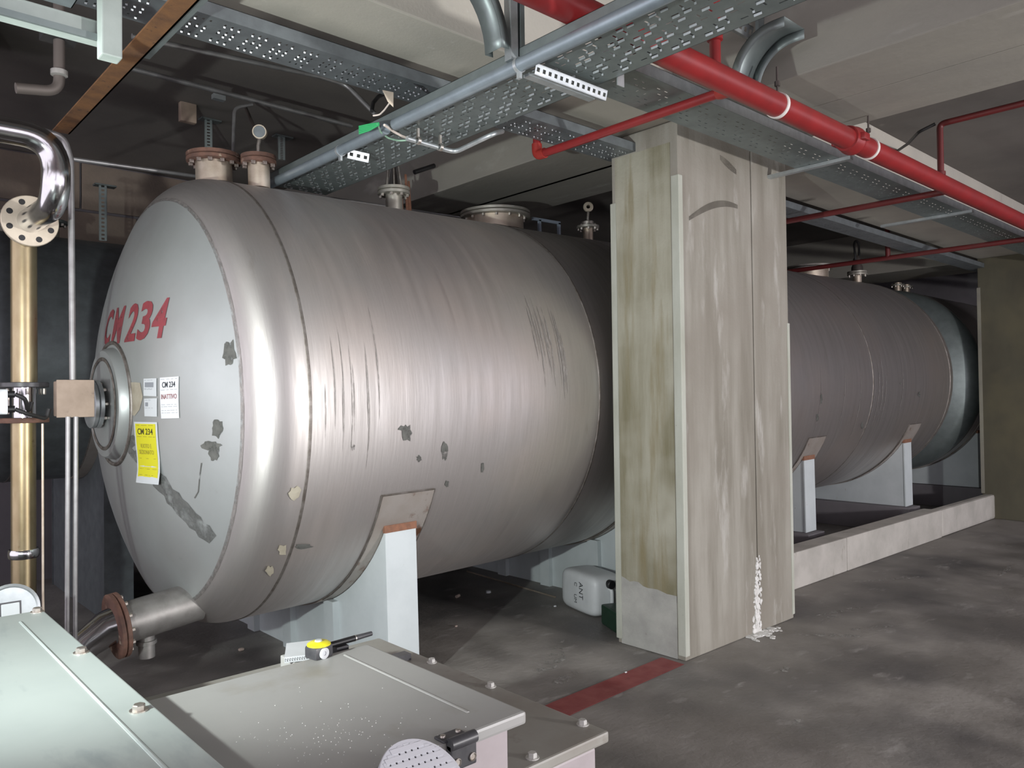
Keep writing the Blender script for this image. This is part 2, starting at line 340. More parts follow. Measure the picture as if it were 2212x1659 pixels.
# the double pillar in the middle
pl = thing('pillar', 'tall rough concrete double pillar standing between floor and beam in mid picture', 'pillar', (4.55, 3.04, 0))
PX0, PX1, JX = 3.90, 5.20, 4.73
MB().box((PX0, XB0, .002), (JX-.006, XB1, SOF-.002)).build('shaft', 'pillar', pl, smooth=False, bevel=.006)
MB().box((JX+.006, XB0, .002), (PX1, XB1, SOF-.002)).build('shaft', 'pillar', pl, smooth=False, bevel=.006)
MB().box((JX-.006, XB0+.012, .002), (JX+.006, XB1-.01, SOF-.01)).build('joint_filler', 'pillar_shade_joint', pl, smooth=False)
m = MB(); n = 12
zt = [.375+.004*math.sin(i*1.7)+random.uniform(-.006, .006) + .05*i/n for i in range(n+1)]; ys = [XB0+.055+(XB1-XB0-.085)*i/n for i in range(n+1)]
m.prism([(PX0-.004, ys[0], .003)] + [(PX0-.004, ys[n-i] if 0 else ys[i], zt[i]) for i in range(n+1)] + [(PX0-.004, ys[n], .003)], (.008, 0, 0))
m.build('patched_base', 'pillar_base', pl, smooth=False)
MB().box((PX0-.003, XB0+.055, .34), (PX0+.004, XB1-.03, SOF-.13)).build('formed_face', 'pillar_side', pl, smooth=False)
MB().box((PX0-.012, XB0-.012, .03), (PX0+.03, XB0+.045, 2.93)).build('corner_guard', 'guard', pl, smooth=False, bevel=.005)
MB().box((PX0-.010, XB1-.035, .03), (PX0+.02, XB1+.010, 2.85)).build('corner_guard', 'guard', pl, smooth=False, bevel=.005)
MB().box((PX1-.02, XB0-.006, .03), (PX1+.010, XB0+.02, 2.1)).build('corner_guard', 'guard', pl, smooth=False, bevel=.004)
m = MB()                                                     # salt crust along the foot of the joint
for i in range(260):
    t = random.random()**1.4; fl_ = random.random() < .3
    n_ = random.randint(5, 8); r = random.uniform(.006, .022)*(1-.35*t)
    if fl_:
        c_ = V((JX+random.gauss(-.02, .10), XB0-.008-abs(random.gauss(0, .04)), .001)); e1, e2, up_ = V((1, 0, 0)), V((0, 1, 0)), V((0, 0, 1)); r *= 1.3
    else:
        c_ = V((JX-.006-abs(random.gauss(0, .034))*(1.15-t)+(.03 if random.random() < .25 else 0), XB0-.0005, .008+t*.50)); e1, e2, up_ = V((1, 0, 0)), V((0, 0, 1)), V((0, -1, 0))
    pts = [c_ + (e1*math.cos(2*pi*k/n_)+e2*math.sin(2*pi*k/n_)*random.uniform(.8, 1.7))*r*random.uniform(.6, 1.2) for k in range(n_)]
    m.prism(pts, up_*random.uniform(.002, .009))
m.build('salt_crust', 'salt', pl, smooth=False)
def strip_on_face(pts, wd, name, mat, parent, y):            # soft dark marks on the front face of the pillar
    m = MB(); q = []
    for i, (x, z) in enumerate(pts):
        w = wd*(.5+.5*math.sin(pi*(i+.6)/(len(pts)+.2))); q.append((x, z, w))
    for (x0, z0, w0), (x1, z1, w1) in zip(q[:-1], q[1:]):
        m.prism([(x0, y, z0-w0/2), (x1, y, z1-w1/2), (x1, y, z1+w1/2), (x0, y, z0+w0/2)], (0, .001, 0))
    m.build(name, mat, parent, smooth=False)
arc = [P(1488+105*i/12, 472-32*math.sin(pi*.62*i/12*1.15), 'y', XB0) for i in range(13)]
strip_on_face([(p.x, p.z) for p in arc], .045, 'dark_mark', 'scuff_and_mark', pl, XB0-.0025)
arc = [P(1555+35*i/6, 340+32*i/6, 'y', XB0) for i in range(7)]
strip_on_face([(p.x, p.z) for p in arc], .05, 'dark_mark', 'scuff_and_mark', pl, XB0-.0025)
p2 = thing('pillar', 'brownish concrete pillar, coloured dark for dim light, at the right edge of picture behind the curb end', 'pillar', (11.6, 3.04, 0))
MB().box((10.98, XB0, .002), (12.3, XB1, SOF-.002)).build('shaft', 'pillar_shade_joint', p2, smooth=False, bevel=.006)
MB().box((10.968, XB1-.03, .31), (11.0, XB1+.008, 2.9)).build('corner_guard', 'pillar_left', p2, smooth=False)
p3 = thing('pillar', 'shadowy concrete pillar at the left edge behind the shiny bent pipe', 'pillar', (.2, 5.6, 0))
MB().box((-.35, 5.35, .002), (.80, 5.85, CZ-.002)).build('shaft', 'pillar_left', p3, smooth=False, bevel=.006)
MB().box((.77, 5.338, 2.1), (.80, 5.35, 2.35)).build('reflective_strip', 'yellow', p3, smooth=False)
# low curb behind the pillar
cb = thing('curb', 'low pale concrete curb wall on the floor running right from the pillar', 'curb', (8.1, 3.25, 0))
xs = [5.203, 6.9, 9.2, 11.05]
for a, b in zip(xs[:-1], xs[1:]):
    MB().box((a+.003, 3.165, .001), (b-.003, 3.36 if b < 10.9 else 3.29, .30)).build('curb_block', 'curb', cb, smooth=False, bevel=.012 if b < 11 else .03)

# ------------------------------------------------------------------ the long stainless tank
R = 1.285; ST = .04; HD = .3875*R; RC = 2*R; RT = .8889*R; RK = .2*R
def head_x(y, z):                                            # outer surface of the near dished end (tank coordinates)
    return -(ST + HD - (RC - math.sqrt(RC*RC - y*y - z*z)))
def head_prof(r, sgn, n=14):
    st = ST*r/R; hd = .3875*r; out = [(0, r), (sgn*st, r)]
    tk = math.acos(.8/1.8)                                   # knuckle sweep
    for i in range(1, n+1):
        a = (pi/2-math.asin(.8/1.8))*i/n; out.append((sgn*(st+.2*r*math.sin(a)), .8*r+.2*r*math.cos(a)))
    r1 = out[-1][1]
    for i in range(1, 15):
        rr = r1*(1-i/14); out.append((sgn*(st+hd-(2*r-math.sqrt(4*r*r-rr*rr))), max(rr, 0)))
    return out
def tank_root(label, loc, tilt):
    t = thing('storage_tank', label, 'tank', loc); t.rotation_euler = (0, -tilt, 0); OFF[t.name] = V((0, 0, 0))
    return t, Matrix.Translation(V(loc)) @ Matrix.Rotation(-tilt, 4, 'Y')
def nozzle(t, x, y, neck, hgt, frad, mats=('nozzle', 'rusty_flange', 'bolt_dark'), two=True, nb=8, rr=R):
    z0 = math.sqrt(rr*rr-y*y)-.01
    nz = MB().lathe((x, y, z0), (0, 0, 1), [(0, neck), (hgt, neck)], 28).build('nozzle', mats[0], t, local=True); OFF[nz.name] = V((0, 0, 0))
    th = .022
    MB().lathe((x, y, z0+hgt-.05), (0, 0, 1), [(0, frad*.96), (.003, frad), (th, frad), (th+.003, frad*.96)], 36).build('flange', mats[1], nz, local=True)
    if two: MB().lathe((x, y, z0+hgt-.05+th+.006), (0, 0, 1), [(0, frad*.96), (.003, frad), (th, frad), (th+.003, frad*.8)], 36).build('cover_flange', mats[1], nz, local=True)
    bolts(nz, (x, y, z0+hgt-.068), (0, 0, 1), frad*.84, nb, {'bolt_dark': BOLT_D, 'bolt': BOLT_L}[mats[2]])
    return nz, z0+hgt
def gauge(nz, x, y, z, face, r=.035, mat='flange_cream', h=.08, ring=False):
    f = V(face).normalized()
    MB().tube([(x, y, z-.01), (x, y, z+h*.5), (x+.012, y, z+h)], .011, 10).build('stem', 'bolt', nz, local=True)
    c = V((x+.012, y, z+h+r*.8)) - f*.015
    if ring: MB().lathe(c, f, [(0, r*.35), (0, r), (.02, r), (.024, r*.9), (.024, r*.4), (.004, r*.35)], 26, cap=False).build('flanged_end', mat, nz, local=True)
    else:
        MB().lathe(c, f, [(0, r), (.028, r), (.032, r*.95), (.032, r*.82), (.028, r*.8), (.028, 0)], 26).build('dial', mat, nz, local=True)
        MB().lathe(c+f*.0285, f, [(0, r*.8), (.001, r*.8)], 24).build('dial_glass', 'galv_dark', nz, local=True)
def saddle(t, x, base, w=.2, full=True, rr=R, mat='saddle'):
    hw = rr*.84; yf = -hw; r2 = rr+.012
    zt = -math.sqrt(r2*r2-hw*hw)
    s = MB().box((x-w/2, yf-.012, base), (x+w/2, yf, zt+.01)).build('saddle', mat, t, smooth=False, local=True); OFF[s.name] = V((0, 0, 0))
    MB().box((x-w/2, hw, base), (x+w/2, hw+.012, zt+.01)).build('end_plate', mat, s, smooth=False, local=True)
    arcp = [(hw*k/16, -math.sqrt(r2*r2-(hw*k/16)**2)) for k in range(-16, 17)]
    for dx in (-w/2+.01, w/2-.022):
        MB().prism([(x+dx, y, z) for y, z in arcp] + [(x+dx, hw, base), (x+dx, -hw, base)], (.012, 0, 0)).build('web_plate', mat, s, smooth=False, local=True)
    if full:
        for y in (-.5, .05, .6):
            zz = -math.sqrt(r2*r2-y*y)
            MB().box((x-w/2-.03, y-.055, base), (x-w/2+.01, y+.055, zz-.005)).build('stiffener', mat, s, smooth=False, local=True)
    MB().box((x-w/2-.004, yf-.016, zt-.018), (x+w/2+.004, yf+.005, zt+.022)).build('rust_seam', 'rust_edge', s, smooth=False, local=True)
    pw = .34; a0 = math.asin(hw/rr)+.16; m = MB()
    for (ra, rb) in ((rr+.001, rr+.009),):
        vs = []; n = 40
        for i in range(n+1):
            a = -a0+2*a0*i/n
            for xx, q in ((x-pw/2, ra), (x-pw/2, rb), (x+pw/2, rb), (x+pw/2, ra)): vs.append((xx, q*math.sin(a), -q*math.cos(a)))
        fs = []
        for i in range(n):
            for k in range(4): fs.append((i*4+k, i*4+(k+1) % 4, i*4+4+(k+1) % 4, i*4+4+k))
        fs += [(0, 1, 2, 3), (n*4+3, n*4+2, n*4+1, n*4)]; m.add(vs, fs)
    m.build('reinforcing_pad', 'pad', s, local=True)
    m = MB()                                                 # weld line along the top of the pad
    q = rr+.008; m.tube([(x-pw/2, -q*math.sin(a0), -q*math.cos(a0)), (x+pw/2, -q*math.sin(a0), -q*math.cos(a0))], .005, 6)
    for sx in (-1, 1): m.tube([(x+sx*pw/2, -q*math.sin(a0-.75*k/8), -q*math.cos(a0-.75*k/8)) for k in range(9)], .004, 6)
    m.build('weld_line', 'weld', s, local=True)
    return s
def shell(t, seams, rr=R, mat='shell', hmat='head', seg=160):
    for i, (a, b) in enumerate(zip(seams[:-1], seams[1:])):
        q = rr-.002*(i % 2); MB().lathe((0, 0, 0), (1, 0, 0), [(a, q), ((a+b)/2, q), (b, q)], seg, cap=False).build('shell_plate', mat, t, local=True)
    hp_ = head_prof(rr, -1)
    if hmat == 'head':
        MB().lathe((seams[0], 0, 0), (1, 0, 0), hp_[15:], seg, cap=False).build('dished_end', hmat, t, local=True)
        MB().lathe((seams[0], 0, 0), (1, 0, 0), hp_[:16], seg, cap=False).build('knuckle_ring', mat, t, local=True)
        MB().lathe((seams[0], 0, 0), (1, 0, 0), [(hp_[14][0]*.45+hp_[15][0]*.55-.0016, hp_[14][1]*.45+hp_[15][1]*.55+.001), (hp_[15][0]-.0018, hp_[15][1]+.0008), (hp_[15][0]*.88+hp_[16][0]*.12-.0018, hp_[15][1]*.88+hp_[16][1]*.12+.0006)], seg, cap=False).build('grinding_band', 'grind', t, local=True)
    else: MB().lathe((seams[0], 0, 0), (1, 0, 0), hp_, seg, cap=False).build('dished_end', hmat, t, local=True)
    MB().lathe((seams[-1], 0, 0), (1, 0, 0), head_prof(rr, 1), seg, cap=False).build('dished_end', hmat if hmat != 'head' else mat, t, local=True)
    for x in seams:
        MB().lathe((x, 0, 0), (1, 0, 0), [(-.012, rr-.003), (-.006, rr+.003), (.006, rr+.003), (.012, rr-.003)], seg, cap=False).build('weld_seam', 'weld', t, local=True)
TL = (1.77, 4.66, 1.600); TILT = .020
tk, TM = tank_root('long stainless steel tank with red stencilled CM 234 on its dull domed end', TL, TILT)
shell(tk, [0, 2.07, 4.14, 6.25, 8.42])
for xs_, bz in ((.62, .002), (2.95, .002), (5.24, .29), (7.58, .29)):
    saddle(tk, xs_, -(TL[2]+TILT*xs_) + bz, full=xs_ < 3)
for xs_ in (5.24, 7.58):
    pb = MB().box((TL[0]+xs_-.16, 3.50, .001), (TL[0]+xs_+.16, 5.84, .285)).build('plinth', 'dark_wall', smooth=False, bevel=.01)
    tag(pb, 'dark low concrete plinth under the third tank saddle' if xs_ < 6 else 'dark low concrete plinth under the fourth, farthest tank saddle', 'plinth')
# nozzles along the top
nz, z = nozzle(tk, .07, -.02, .105, .20, .155, nb=12)
nz, z = nozzle(tk, .225, -.30, .062, .19, .10); gauge(nz, .225, -.30, z+.01, (-.55, -.8, -.1), .042, h=.1)
nz, z = nozzle(tk, 1.37, 0, .06, .20, .115, ('flange', 'flange', 'bolt'))
MB().lathe((1.37, 0, z-.01), (0, 0, 1), [(0, .06), (.02, .055), (.13, .036), (.18, .036)], 24).build('reducer', 'chrome', nz, local=True)
for k in range(6):
    a = k*pi/3; MB().tube([(1.37+.062*math.cos(a), .062*math.sin(a), z-.02), (1.37+.042*math.cos(a), .042*math.sin(a), z+.15)], .006, 6).build('tie_rod', 'bolt', nz, local=True)
nz, z = nozzle(tk, 2.33, 0, .225, .15, .28, ('nozzle', 'flange', 'bolt'), nb=14)
nz, z = nozzle(tk, 3.43, 0, .045, .20, .10, ('nozzle', 'flange', 'bolt'), two=False); gauge(nz, 3.43, 0, z-.02, (-.7, -.7, .05), .045, h=.13, ring=True)
MB().lathe((3.43, 0, z-.02), (0, 0, 1), [(0, .055), (.03, .055), (.04, .03)], 20).build('union', 'bolt', nz, local=True)
nz, z = nozzle(tk, 7.52, 0, .225, .15, .28, ('nozzle', 'flange', 'bolt'), nb=14)
nz, z = nozzle(tk, 8.2, -.3, .05, .14, .12, ('nozzle', 'flange', 'bolt'))
MB().lathe((8.2, -.3, z), (0, 0, 1), [(0, .07), (.05, .07), (.1, .05), (.16, .045), (.2, .02)], 20).build('valve_body', 'rod', nz, local=True)
MB().tube([(8.16, -.3, z+.15)] + [(8.2-.07*math.cos(pi*k/10), -.3, z+.32+.07*math.sin(pi*k/10)) for k in range(11)] + [(8.27, -.3, z+.15)], .014, 8).build('hose_loop', 'black_rubber', nz, local=True)
# guard frame on the tank top behind the manhole
gx = [TM.inverted() @ P(*q, 'y', 4.6) for q in ((1150, 470), (1165, 475), (1207, 482))]
gf = MB(); za = R-.02
for p in gx[1:]: gf.box((p.x-.012, -.07, za-.05), (p.x+.012, -.05, p.z))
gf.box((gx[0].x, -.07, gx[2].z-.012), (gx[2].x+.012, -.05, gx[2].z+.012)); gf.build('guard_frame', 'bluegrey', tk, smooth=False, local=True)
# ring and centre fitting on the near dished end
cw = MB(); rg = .335
cw.tube([(head_x(rg*math.cos(a), rg*math.sin(a))-.002, rg*math.cos(a), rg*math.sin(a)) for a in [2*pi*k/64 for k in range(65)]], .011, 8, cap=False)
ring = cw.build('manway_weld', 'weld', tk, local=True)
MB().lathe((head_x(0, 0)-.03, 0, 0), (1, 0, 0), [(0, 0), (0, .29), (.012, .30), (.05, .31)], 48).build('manway_cover', 'head', tk, local=True)
MB().lathe((head_x(0, 0)-.034, 0, 0), (1, 0, 0), [(0, .235), (-.006, .245), (0, .255)], 48, cap=False).build('manway_ridge', 'weld', tk, local=True)
def side_nozzle(t, p, d, neck, L, fr, mats, nb=8, two=True):
    p = V(p); d = V(d).normalized()
    n = MB().lathe(p, d, [(0, neck), (L, neck)], 28).build('nozzle', mats[0], t, local=True); OFF[n.name] = V((0, 0, 0))
    for k in range(2 if two else 1):
        MB().lathe(p+d*(L-.045+k*.026), d, [(0, fr*.97), (.003, fr), (.02, fr), (.023, fr*.97)], 36).build('flange', mats[1], n, local=True)
    bolts(n, p+d*(L-.062), d, fr*.82, nb, BOLT_L if mats[2] == 'bolt' else BOLT_D); return n
hx0 = head_x(0, 0)
nz = side_nozzle(tk, (hx0-.02, 0, 0), (-1, 0, 0), .06, .075, .13, ('steel_dull', 'galv_bright', 'bolt'))
pb = V((hx0+.12, -.30, -1.02)); q = TM.inverted() @ P(318, 1332, 'y', 4.30)
bn = side_nozzle(tk, (q.x+.26, q.y, q.z+.03), (-1, -.02, -.10), .105, .43, .165, ('steel_dull', 'rusty_flange', 'bolt'), nb=12)
dd = V((-1, -.02, -.10)).normalized(); pe = V((q.x+.26, q.y, q.z+.03)) + dd*.43
MB().tube([pe + dd*.0, pe+dd*.03, pe+dd*.12+V((0, 0, -.045)), pe+dd*.22+V((0, 0, -.12))], [.10, .09, .075, .07], 24).build('outlet_reducer', 'chrome', bn, local=True)
MB().lathe(pe-dd*.16+V((0, 0, -.08)), (0, 0, -1), [(0, .04), (.04, .04), (.042, .05), (.06, .05), (.062, .04), (.13, .04)], 20).build('drain_socket', 'steel_dull', bn, local=True)
# lettering, smears and peeled patches follow the curve of the dished end
TI = TM.inverted()
def head_hit(px, py):
    o = TI @ CAM; d = (TI.to_3x3() @ ray(px, py)); c = V((-(ST+HD)+RC, 0, 0)); w = o-c
    a = d.dot(d); b = 2*w.dot(d); k = w.dot(w)-RC*RC; t = (-b-math.sqrt(max(0, b*b-4*a*k)))/2/a; return o+d*t
def shell_hit(px, py):
    o = TI @ CAM; d = TI.to_3x3() @ ray(px, py); a = d.y**2+d.z**2; b = 2*(o.y*d.y+o.z*d.z); k = o.y**2+o.z**2-R*R
    t = (-b-math.sqrt(max(0, b*b-4*a*k)))/2/a; return o+d*t
def onhead(y, z, e=.003):
    return V((head_x(y, z)-e, y, z))
h4 = [head_hit(*p) for p in ((372, 645), (362, 733), (281, 655), (274, 735))]
ztop = (h4[0].z+h4[2].z)/2; zbot = (h4[1].z+h4[3].z)/2; yr, yl = (h4[0].y+h4[1].y)/2, (h4[2].y+h4[3].y)/2; hgt = ztop-zbot
wch = (yl-yr)/3.0
def letter(chars, y0, wid, name='lettering', mat='red_letter'):
    vs, fs = textmesh(chars, .03); b = MB()
    b.add([onhead(y0-u*wid-(v-.5)*hgt*.08, zbot+v*hgt) for u, v in vs], fs); b.build(name, mat, tk, smooth=False, local=True)
for i, ch in enumerate('234'): letter(ch, yl-wch*i+(.0 if i else 0), wch*.88)
letter('M', yl+wch*1.55, wch*1.05); letter('C', yl+wch*2.75, wch*.95)
def blob_head(px, py, rx, ry, name, mat, n=18, e=.0022):
    pts = []
    for k in range(n):
        a = 2*pi*k/n; j = random.uniform(.65, 1.15); h = head_hit(px+rx*math.cos(a)*j, py+ry*math.sin(a)*j); pts.append(onhead(h.y, h.z, e))
    c = head_hit(px, py); pts.append(onhead(c.y, c.z, e+.0005)); MB().add(pts, [(i, (i+1) % n, n) for i in range(n)]).build(name, mat, tk, smooth=False, local=True)
for a in ((496, 762, 15, 30), (470, 925, 13, 22), (455, 962, 24, 10), (463, 980, 13, 18)): blob_head(*a, 'peeled_patch', 'tank_stain')
blob_head(292, 858, 17, 46, 'glue_residue', 'glue', 8)
def band_head(pts, wd, name, mat, e=.0018):
    m = MB(); L = []
    for i, (x, y) in enumerate(pts):
        dx, dy = (pts[min(i+1, len(pts)-1)][0]-pts[max(i-1, 0)][0], pts[min(i+1, len(pts)-1)][1]-pts[max(i-1, 0)][1]); l = math.hypot(dx, dy)
        w = wd*random.uniform(.75, 1.2); nx, ny = -dy/l*w/2, dx/l*w/2
        a, b = head_hit(x+nx, y+ny), head_hit(x-nx, y-ny); L += [onhead(a.y, a.z, e), onhead(b.y, b.z, e)]
    m.add(L, [(2*i, 2*i+1, 2*i+3, 2*i+2) for i in range(len(pts)-1)]); m.build(name, mat, tk, smooth=False, local=True)
sm = [(278+250*t, 945+275*t**.92+18*math.sin(t*3)) for t in [i/26 for i in range(27)]]
band_head([p for p in sm if p[0] < 470], 30, 'smear', 'tank_smear')
band_head([(436, 1000), (432, 1030), (429, 1062), (421, 1076)], 3, 'scratch', 'tank_stain')
# plaster-like splashes and scrapes on the shell
def blob_shell(px, py, rx, ry, name, mat, n=14):
    pts = []
    for k in range(n):
        a = 2*pi*k/n; j = random.uniform(.6, 1.15); h = shell_hit(px+rx*math.cos(a)*j, py+ry*math.sin(a)*j); s = (R+.003)/math.hypot(h.y, h.z); pts.append(V((h.x, h.y*s, h.z*s)))
    c = shell_hit(px, py); s = (R+.004)/math.hypot(c.y, c.z); pts.append(V((c.x, c.y*s, c.z*s)))
    MB().add(pts, [(i, (i+1) % n, n) for i in range(n)]).build(name, mat, tk, smooth=False, local=True)
for a in ((638, 1065, 14, 15), (610, 1187, 11, 12), (582, 1232, 9, 13)): blob_shell(*a, 'splash', 'glue')
for a in ((655, 1180, 22, 6), (878, 935, 12, 22), (960, 975, 7, 22), (868, 925, 9, 7), (762, 965, 5, 8), (965, 1045, 5, 8), (1862, 920, 4, 9), (1774, 860, 3, 12), (1765, 902, 3, 9), (1985, 852, 3, 6), (1945, 828, 2, 3), (905, 990, 6, 8), (1042, 1010, 4, 12)): blob_shell(*a, 'scrape', 'tank_stain')
def grind(px, y0_, y1_, wpx):
    a_, b_, c_ = shell_hit(px, y0_), shell_hit(px, y1_), shell_hit(px+wpx, y0_); w_ = abs(c_.x-a_.x); t0, t1 = math.atan2(a_.z, a_.y), math.atan2(b_.z, b_.y)
    if t0 < 0: t0 += 2*pi
    if t1 < 0: t1 += 2*pi
    L = []; n = 12
    for i in range(n+1):
        t = t0+(t1-t0)*i/n; w2 = w_/2*math.sin(pi*(i+.3)/(n+.6)); q_ = R+.0025
        L += [V((a_.x-w2, q_*math.cos(t), q_*math.sin(t))), V((a_.x+w2, q_*math.cos(t), q_*math.sin(t)))]
    MB().add(L, [(2*i, 2*i+1, 2*i+3, 2*i+2) for i in range(n)]).build('grinding_mark', 'grind', tk, smooth=False, local=True)
for i in range(12): grind(1128+7.5*i+random.uniform(-2, 2), 640+6*i+random.uniform(-20, 20), 760+8*i+random.uniform(0, 60), random.uniform(3, 5))
for i in range(10): grind(690+random.uniform(0, 120), 640+random.uniform(0, 200), 900+random.uniform(0, 120), random.uniform(2, 4))
for i in range(8): grind(1720+random.uniform(0, 260), 760+random.uniform(0, 60), 900+random.uniform(0, 60), random.uniform(1, 2))
# tank beyond and tank in the rear row
t3, _ = tank_root('dull grey tank end just showing past the far end of the long tank', (11.42, 4.66, 1.76), 0.)
shell(t3, [0, 2.0, 4.0], mat='shell', hmat='galv', seg=96); saddle(t3, .42, -1.76+.29, full=False); saddle(t3, 3.2, -1.76+.29, full=False)
for x in (.3, .62): nozzle(t3, x, -.1, .05, .15, .09, ('nozzle', 'flange', 'bolt'), two=False, nb=6)
pb = MB().box((11.68, 3.5, .001), (12.0, 5.84, .285)).build('plinth', 'dark_wall', smooth=False); tag(pb, 'dark low plinth below the tank behind the right edge pillar', 'plinth')
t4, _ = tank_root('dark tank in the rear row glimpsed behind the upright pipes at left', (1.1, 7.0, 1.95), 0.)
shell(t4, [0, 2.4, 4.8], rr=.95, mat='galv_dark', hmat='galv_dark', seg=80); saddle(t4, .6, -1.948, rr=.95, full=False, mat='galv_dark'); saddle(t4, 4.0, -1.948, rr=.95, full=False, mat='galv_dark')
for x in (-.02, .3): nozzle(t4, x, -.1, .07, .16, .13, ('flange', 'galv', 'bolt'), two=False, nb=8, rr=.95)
# ------------------------------------------------------------------ paper signs stuck on the dished end
def sign(name, label, corners, mat, items, cat='sign', group=None, nx=3, ny=5, e=.004, curl=0.):
    """corners: top-left, top-right, bottom-right, bottom-left picture points on the tank end; items: (kind, data, u0, v0, u1, v1, material)"""
    hh = [head_hit(*c) for c in corners]
    def pt(u, v, ee):
        y = (hh[0].y*(1-u)+hh[1].y*u)*(1-v)+(hh[3].y*(1-u)+hh[2].y*u)*v; z = (hh[0].z*(1-u)+hh[1].z*u)*(1-v)+(hh[3].z*(1-u)+hh[2].z*u)*v
        return TM @ onhead(y, z, ee + curl*max(0, v-.55)**2)
    c = pt(.5, .5, e); r = thing(name, label, cat, c, group)
    def sheet(u0, v0, u1, v1, ee, nm, mt):
        m = MB(); g = [pt(u0+(u1-u0)*i/nx, v0+(v1-v0)*j/ny, ee) for j in range(ny+1) for i in range(nx+1)]
        m.add(g, [(j*(nx+1)+i, j*(nx+1)+i+1, (j+1)*(nx+1)+i+1, (j+1)*(nx+1)+i) for j in range(ny) for i in range(nx)]); return m.build(nm, mt, r, smooth=False)
    sheet(0, 0, 1, 1, e, 'sheet', mat)
    for k, (kind, d, u0, v0, u1, v1, mt) in enumerate(items):
        if kind == 'rect': sheet(u0, v0, u1, v1, e+.0008+.0004*(mt != 'yellow_paper'), d, mt)
        else:
            vs, fs = textmesh(d, .015); MB().add([pt(u0+(u1-u0)*a, v1+(v0-v1)*b, e+.0016) for a, b in vs], fs).build('print', mt, r, smooth=False)
def fine(rows, mt, u0=.06, u1=.94, h=.012):
    out = []
    for v in rows:
        u = u0
        while u < u1-.08:
            w = random.uniform(.08, .25); out.append(('rect', 'fine_print', u, v, min(u+w, u1), v+h, mt)); u += w+random.uniform(.03, .1)
    return out
sign('paper_sign', 'large white paper sign reading CM 234 INATTIVO on the tank end', [(347, 816), (388, 813), (389, 903), (350, 904)], 'paper',
     [('t', 'CM 234', .14, .11, .84, .25, 'ink'), ('t', 'INATTIVO', .08, .41, .92, .53, 'ink_brown')] + fine((.04, .30, .66, .71, .80, .86), 'ink_soft'))
sign('paper_label', 'upper small white label with grey printed block beside the INATTIVO sign', [(312, 818), (340, 817), (340, 856), (312, 855)], 'paper_grey',
     [('rect', 'printed_block', .12, .22, .78, .50, 'ink_mid')] + fine((.08, .56, .61), 'ink_soft', u1=.7, h=.03))
sign('paper_label', 'lower small white label with little dark square beside the INATTIVO sign', [(313, 861), (341, 860), (341, 900), (314, 899)], 'paper_grey',
     [('rect', 'printed_square', .10, .22, .32, .44, 'ink_mid')] + fine((.08, .52), 'ink_soft', u1=.7, h=.03))
sign('paper_sign', 'yellow printed sign in a white sleeve reading CM 234 below the white labels', [(291, 911), (341, 912), (355, 1046), (306, 1041)], 'paper_grey',
     [('rect', 'yellow_print', .06, .03, .93, .90, 'yellow_paper'), ('t', 'CM 234', .16, .105, .82, .205, 'ink_black_y'), ('t', 'VUOTO E', .24, .355, .72, .425, 'ink_yellow'), ('t', 'SEZIONATO', .16, .455, .80, .525, 'ink_yellow')]
     + fine((.05, .235, .59, .63, .76, .80, .86), 'ink_yellow', .12, .9, .009), curl=.12)
# ------------------------------------------------------------------ cable trays and their conduits
TZ = 2.95; BX0, BX1 = 2.13, 2.545
bt = tray('cable_tray', 'big perforated galvanised cable tray running overhead from the front over the tank', 'y', .55, 4.62, BX0, BX1, TZ, .058, 'galv', du=.05, dv=.034, sl=.032, sw=.009)
t2 = tray('cable_tray', 'narrow dark perforated cable tray under the beam passing behind the big tray', 'x', -.3, 5.6, 3.10, 3.345, 3.15, .055, 'galv_dark', du=.03, dv=.028, sl=.018, sw=.009, pat=1)
t2b = tray('cable_tray', 'dark cable tray continuing right of the pillar under the far beam', 'x', 5.9, 15., 3.22, 3.42, 3.15, .055, 'galv_dark', du=.06, dv=.03, sl=.02, sw=.008, pat=1)
t3_ = tray('cable_tray', 'cable tray with bright side rail running right beside the thick red pipe', 'x', 2.62, 15.5, 2.275, 2.575, 3.12, .06, 'galv', du=.06, dv=.04, sl=.026, sw=.008, side='galv_bright')
for px, py in ((1800, 352), (2088, 460)):                    # cross struts under the bright tray
    q = P(px, py, 'z', 3.10); s = MB().box((q.x-.02, 2.2, 3.095), (q.x+.02, 2.95, 3.117)).build('support_strut', 'galv_bright', t3_, smooth=False)
# strut bracket below the big tray
br = thing('tray_bracket', 'bright slotted strut bracket crossing under the big cable tray', 'bracket', P(1225, 165, 'z', TZ-.03))
a, b = P(1128, 130, 'z', TZ-.02), P(1322, 196, 'z', TZ-.02)
y0 = (a.y+b.y)/2
slotted(br, 'channel', (BX0+.022, y0, TZ-.042), (BX1+.04, y0, TZ-.042), .04, .03, 'galv_bright', 13, (0, -1, -.25))
MB().box((BX0+.022, y0+.035, TZ-.058), (BX1+.0, y0+.07, TZ-.046)).build('lower_lip', 'galv_bright', br, smooth=False)
MB().box((BX1+.006, y0-.09, TZ-.03), (BX1+.05, y0-.085, TZ+.03)).build('end_plate', 'galv_bright', br, smooth=False)
br2 = thing('tray_bracket', 'short slotted bracket piece under the far part of the big tray by the conduit', 'bracket', P(743, 325, 'z', TZ-.03))
a, b = P(727, 322, 'z', TZ-.03), P(760, 330, 'z', TZ-.03)
slotted(br2, 'channel', (max(a.x, BX0+.01), a.y, TZ-.04), (max(a.x, BX0+.01)+.13, a.y, TZ-.04), .045, .028, 'galv_bright', 3, (0, -1, -.25))
